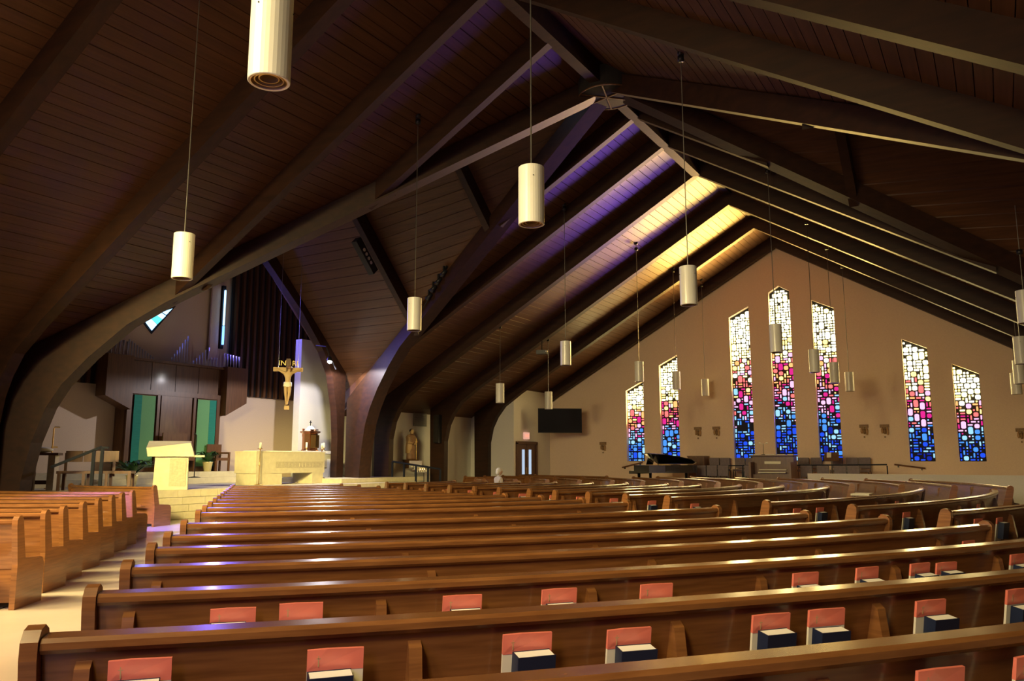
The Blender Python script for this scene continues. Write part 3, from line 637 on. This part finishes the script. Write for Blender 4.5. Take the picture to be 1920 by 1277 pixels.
br = [(.1, .07), (.08, .06), (.11, .07), .05, .04, (.06, .065), .05, .035, .025, .05, .035, .025, .07, .048, .028, .025, .07, .048, .028, .025]
skin_body('corpus', bp, be, br, M['corpus'], t)
MB().lathe([(.09, .7), (.12, .74), (.11, .86), (.08, .87)], (0, -.06, 0), 14, 1.1, .75).build('loincloth', M['wax'], t, True)
MB().ball((.05, -.075, 1.33), (.14, .15, .14)).build('hair', M['statue'], t, True)
# presider chair and its neighbours
def box_chair(x, y, z, rz, lb, w=.7, back=1.15, grp=None):
    t = thing('sanctuary_chair', lb, 'chair', (x, y, z), rz, grp)
    MB().box((0, 0, .42), (w, .55, .1)).build('seat', M['wood_m'], t); MB().box((0, .25, back * .72), (w, .06, back * .55)).build('backrest', M['wood_m'], t)
    for sx in (-1, 1):
        for sy in (-1, 1): MB().box((sx * (w / 2 - .03), sy * .24, .2), (.06, .06, .4)).build('leg', M['wood_m'], t)
        MB().box((sx * (w / 2 - .03), 0, .64), (.06, .55, .06)).build('arm', M['wood_m'], t); MB().box((sx * (w / 2 - .03), -.24, .54), (.06, .06, .18)).build('arm_post', M['wood_m'], t)
    return t
box_chair(.42, 16.2, 1.135, 0, 'wooden presider chair behind the ambo', .95, 1.3)
box_chair(2.1, 16.3, 1.135, 0, 'wooden server chair behind the potted plant', .6, .95)
box_chair(-6.15, 13.5, .75, R(25), 'dark wooden armchair in the shadow of the great rib', .7, .85)
# credence table and bench on the left
t = thing('credence_table', 'dark credence table with a white cloth bundle end', 'table', (-5.75, 14.0, .75), R(-40))
MB().box((0, 0, .92), (1.7, .6, .06)).build('table_top', M['wood_d'], t)
for sx in (-1, 1):
    MB().box((sx * .7, 0, .45), (.16, .5, .9)).build('leg', M['stone_d'] if sx > 0 else M['wood_d'], t)
MB().box((0, 0, .2), (1.4, .06, .1)).build('stretcher', M['wood_d'], t)
o = MB().ball((0, 0, .07), (.62, .4, .16), 14, 8).build('folded_cloth', M['paper'], None, True); o.location = (-5.5, 13.7, 1.708); o.rotation_euler = (0, 0, R(-40)); tag(o, 'folded white cloth on the credence table', 'cloth')
o = MB().box((0, 0, .02), (.55, .35, .03), ry=.12).box((-.3, 0, .02), (.25, .35, .03), ry=-.2).build('open_book', M['statue2']); o.location = (-6.05, 14.15, 1.735); o.rotation_euler = (0, 0, R(-40)); tag(o, 'open brown book lying on the credence table', 'book')
t = thing('bench', 'low wooden bench with slatted back beside the credence table', 'bench', (-4.75, 12.35, .75), R(-46))
MB().box((0, 0, .46), (1.75, .5, .07)).build('seat', M['wood_m'], t)
for k in range(3): MB().box((-.62 + k * .43, .22, .86), (.4, .04, .28)).build('backrest_panel', M['wood_m'], t)
for sx in (-1, -.3, .35, 1):
    for sy in (-1, 1): MB().box((sx * .82, sy * .2, .22), (.07, .07, .44)).build('leg', M['wood_m'], t)
for sx in (-.95, .4): MB().box((sx * .85, .22, .65), (.06, .05, .6)).build('back_post', M['wood_m'], t)
t = thing('handrail', 'dark sloping handrail with two square posts beside the bench', 'railing', (-5.55, 11.75, .75), R(-46))
MB().box((-.1, 0, .84), (1.2, .07, .06), ry=-.42).build('rail', M['iron'], t)
for x, h in ((.28, 1.0), (.47, 1.06)): MB().box((x, 0, h / 2), (.07, .07, h)).build('post', M['iron'], t)
MB().box((.5, 0, 1.07), (.22, .07, .05)).build('rail_end', M['iron'], t)
t = thing('processional_stand', 'thin brass stand with a crook top by the tan wall', 'stand', (-4.7, 14.6, .75))
MB().tube([(0, 0, 0), (0, 0, 1.62), (.02, 0, 1.66), (.16, 0, 1.66)], .018, 8).build('pole', M['brass'], t); MB().lathe([(.12, 0), (.12, .02), (.02, .04)], n=14).build('base', M['brass'], t, True); MB().box((.06, 0, 1.12), (.16, .04, .04)).build('clip', M['brass'], t)
t = thing('microphone_stand', 'black microphone stand on the sanctuary step', 'stand', (.62, 14.9, .75))
t.location = (.55, 15.5, .945)
MB().lathe([(.2, 0), (.2, .015), (.03, .04)], n=18).build('base', M['black'], t, True); MB().tube([(0, 0, .02), (0, 0, 1.4)], .017, 8).build('pole', M['black'], t); MB().tube([(0, 0, 1.4), (-.1, -.06, 1.45), (-.14, -.09, 1.43)], [.015, .015, .03], 8).build('microphone', M['black'], t)
# potted plants
def plant(x, y, z, h, n, spread, lb, seed):
    rr = random.Random(seed); t = thing('potted_plant', lb, 'plant', (x, y, z))
    MB().lathe([(.11, 0), (.12, .01), (.17, .3), (.185, .33), (.15, .33), (.14, .28)], n=16).build('pot', M['foil'], t, True)
    for k in range(n):
        a = rr.uniform(0, 2 * math.pi); L = spread * rr.uniform(.55, 1.05); hh = h * rr.uniform(.5, 1.0); w_ = rr.uniform(.05, .085)
        path = []
        for q in range(6):
            u = q / 5; path.append(Vector((math.cos(a) * L * u, math.sin(a) * L * u, .3 + hh * math.sin(u * rr.uniform(1.9, 2.4)) * .8)))
        sd = Vector((-math.sin(a), math.cos(a), 0)); vs = []; fs = []
        for q, p in enumerate(path):
            wv = w_ * (.25, .8, 1.0, .9, .55, .04)[q]
            vs += [p - sd * wv, p + Vector((0, 0, -wv * .35)), p + sd * wv]
        for q in range(5):
            fs += [(q * 3, q * 3 + 1, q * 3 + 4, q * 3 + 3), (q * 3 + 1, q * 3 + 2, q * 3 + 5, q * 3 + 4)]
        MB().add(vs, fs).build('leaf', M['leaf'], t, True)
plant(-2.35, 14.5, .75, .62, 44, .78, 'large bushy potted plant left of the ambo in gold foil', 3)
plant(1.48, 16.05, 1.135, .5, 34, .52, 'smaller potted plant on the upper step in gold foil', 4)

# ------------------------------------------------------------------ organ case with banners and pipes
t = thing('organ_case', 'walnut organ case with projecting wings rising behind the ambo', 'organ', (0, 0, 0))
Y0 = 16.75
MB().box((.55, Y0 + .25, 2.45), (3.7, .5, 2.7)).build('lower_case', M['wood_d'], t)
for x in (-1.18, 2.3): MB().box((x, Y0 - .03, 2.4), (.16, .1, 2.6)).build('post', M['wood_d'], t)
MB().box((.55, Y0 - .03, 3.77), (3.7, .12, .16)).build('lintel', M['wood_d'], t)
MB().box((.58, Y0 - .03, 2.42), (1.2, .08, 2.54)).build('centre_panel', M['wood_m'], t)
for x in (-.13, 1.29): MB().box((x, Y0 - .04, 2.42), (.1, .1, 2.56)).build('stile', M['wood_d'], t)
for i in range(4): MB().box((-.85 + i * .93, Y0 + .1, 4.32), (.91, .12, .96)).build('upper_panel', M['wood_d'], t)
wl = [(-2.2, 3.54), (-1.3, 3.14), (-1.3, 4.88), (-2.2, 4.88)]; MB().prism([(x, Y0 - .35, z) for x, z in wl], [(x, Y0 + .2, z) for x, z in wl]).build('wing', M['wood_d'], t)
wr = [(2.4, 3.11), (3.32, 3.61), (3.32, 4.9), (2.4, 4.9)]; MB().prism([(x, Y0 - .35, z) for x, z in wr], [(x, Y0 + .2, z) for x, z in wr]).build('wing', M['wood_d'], t)
MB().box((.55, Y0 + .1, 4.83), (3.7, .5, .08)).build('pipe_shelf', M['wood_d'], t)
def pipe(x, y, z, h, r0, m):
    MB().lathe([(r0 * .25, 0), (r0 * .45, h * .25), (r0, h), (r0 * .8, h)], (x, y, z), 8).build('pipe', M['pipe'], t, True)
for i in range(6): pipe(-2.1 + i * .138, Y0 - .1, 4.88, (.3, .38, .46, .5, .5, .48)[i], .04, 0)
for i in range(6): pipe(2.45 + i * .13, Y0 - .1, 4.9, (.5, .5, .48, .47, .46, .45)[i], .038, 0)
for i in range(10): pipe(-1.2 + i * .1, Y0 + .15, 4.86, .62 - .055 * i, .028, 0)
for i in range(7): pipe(.5 + i * .1, Y0 + .25, 4.86, .2 + .14 * i, .028, 0)
for i in range(9): pipe(1.2 + i * .12, Y0, 4.86, .15 + (.11 * i if i < 6 else .2), .028, 0)
def banner(x, side, lb):
    t = thing('banner', lb, 'banner', (x, 16.66, 1.3))
    MB().box((0, 0, 1.18), (.78, .012, 2.35)).build('cloth', M['green'], t)
    MB().box((side * .25, -.004, 1.18), (.28, .014, 2.35)).build('side_strip', M['teal'], t)
    MB().tube([(-.42, 0, 2.36), (.42, 0, 2.36)], .015, 8).build('rod', M['wood_d'], t)
banner(-.65, -1, 'long green banner with teal strip, left of the organ centre panel')
banner(1.79, 1, 'long green banner with teal strip, right of the organ centre panel')

# ------------------------------------------------------------------ statue niche, handrail, doors, screen
t = thing('saint_statue', 'brown robed saint statue on a bracket in the cream niche', 'statue', (8.75, 12.9, 1.55), R(-20))
MB().lathe([(.2, 0), (.21, .05), (.19, .3), (.15, .62), (.17, .8), (.19, .92), (.1, 1.0), (.05, 1.03)], n=18, sy=.8).build('robe', M['statue'], t, True)
MB().lathe([(.205, .25), (.2, .5), (.175, .72), (.2, .9), (.12, 1.0)], (-.03, .03, 0), 14, 1, .8).build('mantle', M['statue2'], t, True)
MB().lathe([(.02, 0), (.075, .04), (.085, .12), (.07, .19), (.02, .22)], (0, -.02, 1.0), 14).build('head', M['corpus'], t, True)
MB().ball((0, .01, 1.15), (.19, .19, .17)).build('hair', M['black'], t, True)
MB().tube([(-.17, 0, .88), (-.2, -.1, .68), (-.04, -.2, .64)], [.05, .05, .035], 8).build('arm', M['statue2'], t, True); MB().tube([(.17, 0, .88), (.2, -.1, .7), (.03, -.2, .6)], [.05, .05, .035], 8).build('arm', M['statue2'], t, True)
MB().tube([(.12, -.2, -.05), (.1, -.2, .85)], .012, 6).build('staff', M['brass'], t)
MB().hexa([(-.12, -.05, -.35), (.12, -.05, -.35), (.12, .28, -.35), (-.12, .28, -.35)], [(-.24, -.24, 0), (.24, -.24, 0), (.24, .28, 0), (-.24, .28, 0)]).build('bracket', M['wood_d'], t)
t = thing('votive_rack', 'brass votive candle rack with lit candles below the statue', 'candle rack', (8.6, 12.35, 0))
for sx in (-1, 1): MB().box((sx * .3, 0, .55), (.03, .03, 1.1)).build('leg', M['steel'], t)
for k in range(3):
    MB().box((0, -.12 + .13 * k, 1.05 + .1 * k), (.75, .12, .02)).build('tier', M['pipe'], t)
    for q in range(5):
        MB().lathe([(.03, 0), (.035, .08)], (-.28 + .14 * q, -.12 + .13 * k, 1.06 + .1 * k), 8).build('votive_glass', M['wax'], t)
for q in range(3): MB().ball((-.1 + .14 * q, -.12, 1.17), (.025, .025, .05), 6, 4).build('flame', M['flame'], t)
MB().box((0, .2, 1.35), (.8, .02, .3)).build('backplate', M['pipe'], t)
t = thing('stair_railing', 'dark iron stair railing descending from the sanctuary platform', 'railing', (0, 0, 0))
a, b_ = Vector((6.52, 12.0, 1.47)), Vector((6.75, 9.95, 1.2))
MB().tube([a, b_], .035, 8).build('top_rail', M['iron'], t)
for k in range(5):
    p = a.lerp(b_, k / 4); MB().box((p.x, p.y, p.z - .39), (.055, .055, .76)).build('post', M['iron'], t)
t = tag(MB().box((6.6, 11.0, .33), (1.2, 2.4, .66)).build('platform_stair', M['plaster_w']), 'cream side steps below the iron stair railing', 'steps', kind='structure')
def grille(x, y, z, w_, h_, lb):
    t = thing('vent_grille', lb, 'vent', (x, y, z))
    MB().box((0, 0, 0), (w_, .03, h_)).build('frame', M['vent'], t)
    for k in range(6): MB().box((0, -.02, -h_ / 2 + (k + .5) * h_ / 6), (w_ * .92, .02, .03), rx=.4).build('louvre', M['vent'], t)
grille(9.7, 13.22, 3.2, .88, .55, 'square grey vent grille above the statue niche')
grille(7.45, 14.98, 3.22, .5, .22, 'small grey vent grille on the white tabernacle wall')
d = thing('door_1', 'dark walnut double doors with two narrow glass lights', 'door', (14.62, 10.97, 0), 0, kind='structure')
for sx in (-1, 1):
    lf = MB().box((sx * .42, 0, 1.12), (.82, .06, 2.24)).build('door_leaf', M['door'], d)
    MB().box((sx * .3, -.035, 1.45), (.2, .03, 1.1)).build('glass_light', M['frost'], lf); MB().box((sx * .06, -.06, 1.05), (.03, .04, .3)).build('pull_handle', M['brass'], lf)
MB().box((0, -.02, 2.3), (1.86, .14, .12)).build('frame_head', M['door'], d)
for sx in (-1, 1): MB().box((sx * .88, -.02, 1.15), (.1, .14, 2.3)).build('frame_jamb', M['door'], d)
t = thing('exit_sign', 'small lit red exit sign above the vestibule doors', 'sign', (14.55, 10.9, 2.62))
MB().box((0, 0, 0), (.42, .08, .3)).build('case', M['exitw'], t)
text('EXIT', .17, .004, M['exit'], t, (0, -.046, -.06), 'lettering', True)
t = thing('wall_screen', 'large black flat screen hung across the corner by the doors', 'screen', (15.2, 9.52, 3.3), R(-53))
MB().box((0, 0, 0), (2.0, .07, 1.1)).build('housing', M['black'], t); MB().box((0, -.037, 0), (1.94, .01, 1.04)).build('glass', M['screen'], t)
MB().box((0, .4, .2), (.1, .8, .1)).build('bracket', M['black'], t)
t = thing('side_speaker', 'tall narrow black loudspeaker on the arch beside the niche', 'speaker', (9.865, 12.42, 2.8))
MB().box((0, 0, 0), (.22, .26, 1.15)).build('cabinet', M['black'], t); MB().box((-.115, 0, 0), (.01, .22, 1.05)).build('grille', M['dark'], t)

# ------------------------------------------------------------------ stations of the cross and wall handrails
for k, (y, z, lb) in enumerate(((3.66, 2.72, 'left one of the relief pair above the chairs by the piano'), (2.85, 2.72, 'right one of the relief pair above the chairs by the piano'), (-2.97, 2.67, 'left one of the relief pair beyond the music stand'), (-3.7, 2.66, 'right one of the relief pair beyond the music stand'), (8.16, 2.13, 'single relief below the black screen'), (-8.11, 2.42, 'single relief beyond the last low window'))):
    t = thing('station_relief', 'carved station relief, ' + lb, 'relief', (XG - .01, y, z), 0, 'stations of the cross')
    rr = random.Random(k)
    MB().box((-.02, 0, .16), (.05, .32, .12)).build('canopy', M['relief'], t)
    for q in range(3):
        yy = -.1 + q * .09; MB().lathe([(.03, -.18 + .03 * q), (.05, -.05), (.04, .06)], (-.04, yy, 0), 8).ball((-.05, yy, .09), (.06, .06, .07), 8, 6).build('figure', M['relief'] if q % 2 else M['statue2'], t, True)
    MB().box((-.02, 0, -.26), (.03, .05, .06)).build('number_plate', M['relief'], t)
for y0_, z0_, y1_, z1_, lb in ((7.2, 1.2, 6.22, 1.43, 'sloping wall handrail beside the piano'), (-3.96, 1.36, -5.0, 1.22, 'sloping wall handrail below the low windows')):
    t = thing('wall_handrail', lb, 'handrail', (XG - .1, 0, 0))
    MB().tube([(0, y0_, z0_), (0, y1_, z1_)], .03, 8).build('rail', M['wood_d'], t)
    for u in (.12, .88): MB().box((.05, y0_ + (y1_ - y0_) * u, z0_ + (z1_ - z0_) * u - .05), (.1, .03, .08)).build('bracket', M['black'], t)

# ------------------------------------------------------------------ choir
tag(MB().box((15.0, .6, .175), (3.6, 11.5, .35)).build('choir_platform', M['floor']), 'low carpeted choir tier with piano and organ console', 'platform', kind='structure')
tag(MB().box((15.95, -.2, .5), (1.75, 8.6, .31)).build('choir_platform', M['floor']), 'upper choir tier along the gable wall', 'platform', kind='structure')
kw = tag(MB().prism([(13.2, -1.5, 0), (13.32, -1.5, 0), (12.2, -12.9, 0), (12.08, -12.9, 0)], [(13.2, -1.5, 1.05), (13.32, -1.5, 1.05), (12.2, -12.9, 1.05), (12.08, -12.9, 1.05)]).build('wall_choir', M['plaster_w']), 'long low white wall between the pews and the gable', 'wall', kind='structure')
def choir_chair(x, y, z, lb):
    t = thing('choir_chair', lb, 'chair', (x, y, z), 0, 'upholstered choir chairs')
    MB().box((0, 0, .46), (.46, .4, .08)).build('seat', M['uphol'], t); MB().box((.21, 0, .76), (.06, .4, .42)).build('backrest', M['uphol'], t)
    for sy in (-1, 1):
        MB().box((.22, sy * .205, .48), (.03, .02, .96)).build('back_post', M['black'], t); MB().box((-.2, sy * .18, .22), (.03, .03, .44)).build('leg', M['black'], t)
    return t
for y in (2.9, 2.45, 1.82, 1.38, -.7, -1.2, -1.95, -2.5, -2.95):
    nm = {2.9: 'upholstered choir chair by the gable next to the cabinet', 2.45: 'upholstered choir chair by the gable, second from the cabinet', 1.82: 'upholstered choir chair by the gable left of the console', 1.38: 'upholstered choir chair by the gable half behind the console', -.7: 'upholstered choir chair by the gable just right of the console', -1.2: 'upholstered choir chair by the gable, second right of the console', -1.95: 'upholstered choir chair by the gable behind the music stand', -2.5: 'upholstered choir chair by the gable, second from the row end', -2.95: 'upholstered choir chair at the railing end of the gable row'}[y]
    choir_chair(16.35, y, .655, nm)
for y, nm in ((2.9, 'front row choir chair next to the piano tail'), (2.45, 'front row choir chair, second from the piano'), (2.0, 'front row choir chair, third from the piano'), (.95, 'front row choir chair left of the organ console'), (-1.15, 'front row choir chair right of the organ console'), (-1.75, 'front row choir chair below the music stand'), (-2.35, 'front row choir chair, second from the railing end'), (-2.8, 'front row choir chair at the railing end')):
    choir_chair(14.55, y, .35, nm)
t = thing('choir_railing', 'thin iron railing between the two choir tiers', 'railing', (0, 0, 0))
MB().tube([(15.05, 2.6, 1.3), (15.05, -3.9, 1.36)], .025, 8).build('top_rail', M['iron'], t)
for y in (2.6, 1.3, 0, -1.3, -2.6, -3.9): MB().box((15.05, y, .95), (.04, .04, .75)).build('post', M['iron'], t)
t = thing('cabinet', 'plain dark cabinet against the gable wall', 'cabinet', (16.4, 3.55, .655))
MB().box((0, 0, .52), (.6, .72, 1.0)).build('body', M['wood_d'], t); MB().box((-.31, 0, .5), (.02, .64, .9)).build('door_panel', M['door'], t); MB().box((0, 0, 1.03), (.64, .76, .04)).build('top', M['wood_d'], t)
t = thing('organ_console', 'wooden organ console with keyboards and music on top', 'organ console', (13.85, -.15, .35))
MB().box((.3, 0, .68), (.55, 1.5, 1.3)).build('case', M['wood_m'], t); MB().box((.2, 0, 1.34), (.75, 1.56, .05)).build('top', M['wood_m'], t)
for sy in (-1, 1): MB().box((-.1, sy * .72, .55), (.85, .08, 1.1)).build('side_panel', M['wood_m'], t)
for k in range(3): MB().box((-.12 + .12 * k, 0, .72 + .1 * k), (.16, 1.0, .03)).build('keyboard', M['wax'], t)
MB().box((.0, 0, 1.08), (.03, .6, .1)).build('stop_rail', M['wax'], t)
MB().box((-.25, 0, .35), (.06, 1.4, .6)).build('knee_panel', M['wood_m'], t)
for k, (y, w_) in enumerate(((.6, .2), (.12, .3), (-.28, .28), (-.62, .2))):
    o = MB().box((0, 0, .015), (.3, w_, .03)).build('sheet_music', M['paper']); o.location = (14.0, -.15 + y, 1.716); o.rotation_euler = (0, 0, .05 * k); tag(o, ('loose pink-lit music sheets at the left end of the console top', 'open music book on the middle of the console top', 'folded music pamphlet right of the console middle', 'music sheet at the right end of the console top')[k], 'sheet music')
t = thing('reading_lamp', 'thin two-armed lamp standing on the organ console', 'lamp', (14.05, .22, 1.715))
MB().lathe([(.08, 0), (.08, .02), (.015, .03)], n=12).build('base', M['black'], t); MB().tube([(0, 0, 0), (0, 0, .42)], .01, 6).build('pole', M['black'], t)
for sy in (-1, 1): MB().tube([(0, 0, .4), (0, sy * .12, .44)], .008, 6).ball((0, sy * .13, .45), (.07, .09, .05), 8, 6).build('lamp_head', M['lamp'], t)
t = thing('organ_bench', 'small wooden organ bench before the console', 'bench', (14.6, .75, .35)); t.location = (12.9, -.15, .0)
MB().box((0, 0, .6), (.35, 1.2, .05)).build('seat', M['wood_m'], t)
for sy in (-1, 1): MB().box((0, sy * .52, .29), (.3, .05, .58)).build('leg', M['wood_m'], t)
t = thing('music_stand', 'dark music stand with papers in front of the window', 'music stand', (15.5, -1.95, .655))
MB().box((0, 0, 1.0), (.03, .52, .34), ry=.35).build('desk', M['wood_d'], t); MB().tube([(0, 0, .02), (0, 0, .95)], .015, 8).build('pole', M['steel'], t)
for k in range(3): MB().tube([(0, 0, .2), (.25 * math.cos(R(120 * k)), .25 * math.sin(R(120 * k)), .02)], .012, 6).build('leg', M['steel'], t)
MB().box((-.06, .08, 1.06), (.01, .16, .2), ry=.35).build('papers', M['paper'], t)
# grand piano
t = thing('grand_piano', 'black lacquered grand piano with its lid propped open', 'piano', (13.5, 4.0, .35), R(180))
out = [(-.95, -.72), (.75, -.72), (.75, .72), (.1, .75), (-.4, .55), (-.85, .25), (-1.15, -.1), (-1.2, -.45)]
out = [(y * 1.0, x * 1.0) for x, y in out]
out = [(-.74, -.95), (.74, -.95), (.76, -.3), (.62, .3), (.3, .75), (-.1, 1.15), (-.5, 1.2), (-.74, .95)]
MB().prism([(x, y, .68) for x, y in out], [(x, y, .98) for x, y in out]).build('case', M['lacquer'], t)
MB().box((0, -1.02, .7), (1.45, .3, .12)).build('key_bed', M['lacquer'], t); MB().box((0, -1.03, .77), (1.25, .16, .025)).build('keyboard', M['wax'], t)
a = [(x, y) for x, y in out if y > -.5]; lid = [(-.74, -.5), (.75, -.5), (.76, -.3), (.62, .3), (.3, .75), (-.1, 1.15), (-.5, 1.2), (-.74, .95)]
ly = lambda x: 1.0 + (x + .74) * .28
MB().prism([(x, y, ly(x)) for x, y in lid], [(x, y, ly(x) + .025) for x, y in lid]).build('lid', M['lacquer'], t)
MB().tube([(.6, .0, .97), (.55, .0, 1.36)], .012, 6).build('lid_prop', M['lacquer'], t)
MB().box((0, -.55, 1.12), (.7, .02, .26), rx=-.3).build('music_desk', M['lacquer'], t); MB().box((.1, -.56, 1.15), (.45, .02, .22), rx=-.3).build('music_pages', M['paper'], t)
MB().box((0, .1, .99), (1.1, .8, .02)).build('soundboard', M['brass'], t)
for x, y in ((-.6, -.8), (.6, -.8), (-.2, .85)): MB().lathe([(.035, 0), (.05, .05), (.06, .68)], (x, y, 0), 10).build('leg', M['lacquer'], t, True)
MB().box((0, -.6, .18), (.2, .1, .12)).build('pedal_lyre', M['lacquer'], t)
t = thing('side_stool', 'small pale topped stool standing between the pew blocks', 'stool', (3.75, -4.6, 0))
MB().box((0, 0, .72), (.75, .4, .04)).build('seat', M['cream'], t)
for sx in (-1, 1):
    for sy in (-1, 1): MB().box((sx * .32, sy * .15, .35), (.05, .05, .7)).build('leg', M['wood_d'], t)

# ------------------------------------------------------------------ fittings on the beams
def spot_head(parent, p, q, m='black'):
    p, q = Vector(p), Vector(q); d_ = (q - p).normalized()
    MB().tube([p - d_ * .12, p + d_ * .12], [.05, .075], 10).build('spot_head', M[m], parent, True)
t = thing('stage_lights', 'cluster of black stage spotlights on the great rib', 'spotlights', (0, 0, 0))
n_ = Vector((-1, .4, 0)).normalized()
pts = [Vector((2.62, 6.55, 7.3)) + n_ * .3, Vector((2.72, 6.82, 7.1)) + n_ * .3, Vector((2.82, 7.05, 6.9)) + n_ * .34, Vector((2.93, 7.34, 6.7)) + n_ * .3]
MB().tube([Vector((2.6, 6.5, 7.4)) + n_ * .23, Vector((3.15, 7.8, 6.3)) + n_ * .23], .03, 6).build('bar', M['black'], t)
for p in pts: spot_head(t, p + Vector((0, 0, -.12)), Vector((1.5, 12.7, 1.6))); MB().box(p, (.05, .05, .2)).build('yoke', M['black'], t)
t = thing('line_speaker', 'black loudspeaker bar with four round drivers on a rafter', 'speaker', (.62, 8.32, 7.55))
dv = Vector((.74, 0, -.77)).normalized()
MB().box((0, 0, 0), (1.15, .2, .26), ry=R(46)).build('cabinet', M['black'], t)
for k in range(4): MB().lathe([(.045, 0), (.055, .02)], (0, 0, 0), 12).build('driver', M['lamp'], t).matrix_local = Matrix.Translation(dv * (-.24 + .15 * k) + Vector((0, -.11, -.03))) @ Matrix.Rotation(R(90), 4, 'X')
t = thing('projector', 'small dark projector hung under the arch by the niche', 'projector', (9.6, 7.3, 5.62))
MB().box((0, 0, 0), (.3, .4, .14), rz=.3).build('body', M['black'], t); MB().tube([(0, 0, .05), (0, 0, .5)], .02, 6).build('mount', M['black'], t); MB().lathe([(.05, 0), (.06, .06)], (-.1, -.24, -.03), 10).build('lens', M['steel'], t)
t = thing('beam_camera', 'small dark camera fixed to the first full arch past the crossing', 'camera', (-7.1, -8.1, 5.75))
MB().box((0, 0, 0), (.12, .18, .1)).build('body', M['black'], t); MB().tube([(0, .06, 0), (.0, .15, -.03)], .03, 8).build('lens', M['black'], t)
t = thing('track_light', 'black ceiling track with one lit spotlight above the tabernacle', 'track light', (0, 0, 0))
tr = [(3.23, 12.83, 5.51), (2.93, 12.05, 5.38), (3.21, 12.15, 5.09), (3.64, 12.25, 4.68)]
MB().tube(tr, .025, 6).build('track', M['black'], t); MB().lathe([(.05, .0), (.1, .0), (.1, .02), (.06, .14), (.02, .15)], (3.21, 12.15, 4.92), 14).build('spot_head', M['black'], t, True)
MB().ball((3.21, 12.15, 4.89), (.14, .14, .12), 10, 8).build('bulb', M['bulb'], t)
# the beams of the fixtures that are lit
def spot(name, loc, aim, e, col, ang, blend=.6, rad=.06):
    l = bpy.data.lights.new(name, 'SPOT'); l.energy = e; l.color = col; l.spot_size = R(ang); l.spot_blend = blend; l.shadow_soft_size = rad
    o = bpy.data.objects.new(name, l); COL.objects.link(o); o.location = loc
    o.rotation_euler = (Vector(aim) - Vector(loc)).to_track_quat('-Z', 'Y').to_euler(); return o
spot('track_lamp', (3.21, 12.15, 4.79), (3.21, 12.15, 0), 150, (1, .93, .97), 172, .12, .07)

# ------------------------------------------------------------------ the seated person
aa = 318.0; rr_ = 5.9
e = Vector((math.cos(R(aa)), math.sin(R(aa)), 0)); o_ = Vector((C2[0], C2[1], 0)) + e * (rr_ - .2)
t = thing('person', 'white haired person in a pale shirt seated alone in a pew', 'person', (o_.x, o_.y, .44), R(aa + 90 + 180))
# local +y faces the altar
bp = [(0, 0, .1), (0, -.03, .28), (0, -.04, .44), (0, -.01, .53), (0, .02, .62), (.17, -.02, .46), (.23, .02, .24), (.17, .22, .14), (.12, .32, .15), (-.17, -.02, .46), (-.23, .02, .24), (-.17, .22, .14), (-.12, .32, .15), (.1, .05, .08), (.12, .42, .09), (.12, .44, -.32), (.12, .56, -.38), (-.1, .05, .08), (-.12, .42, .09), (-.12, .44, -.32), (-.12, .56, -.38)]
be = [(0, 1), (1, 2), (2, 3), (3, 4), (2, 5), (5, 6), (6, 7), (7, 8), (2, 9), (9, 10), (10, 11), (11, 12), (0, 13), (13, 14), (14, 15), (15, 16), (0, 17), (17, 18), (18, 19), (19, 20)]
br = [(.15, .11), (.15, .11), (.16, .1), .055, .06, .07, .05, .04, .03, .07, .05, .04, .03, .1, .075, .055, .04, .1, .075, .055, .04]
skin_body('body', bp, be, br, M['shirt'], t)
MB().ball((0, .03, .70), (.155, .19, .24), 16, 12).ball((0, .13, .69), (.03, .04, .05), 8, 6).ball((.078, .02, .69), (.02, .05, .065), 8, 6).ball((-.078, .02, .69), (.02, .05, .065), 8, 6).build('head', M['skin'], t, True)
MB().ball((0, .0, .735), (.185, .21, .2), 16, 10).ball((0, -.05, .68), (.17, .12, .18), 14, 8).build('hair', M['hair'], t, True)
MB().tube([(.1, .05, .08), (.12, .42, .09), (.12, .44, -.34)], [.115, .09, .07], 10).tube([(-.1, .05, .08), (-.12, .42, .09), (-.12, .44, -.34)], [.115, .09, .07], 10).build('trousers', M['trouser'], t, True)
t.rotation_euler[2] += .25
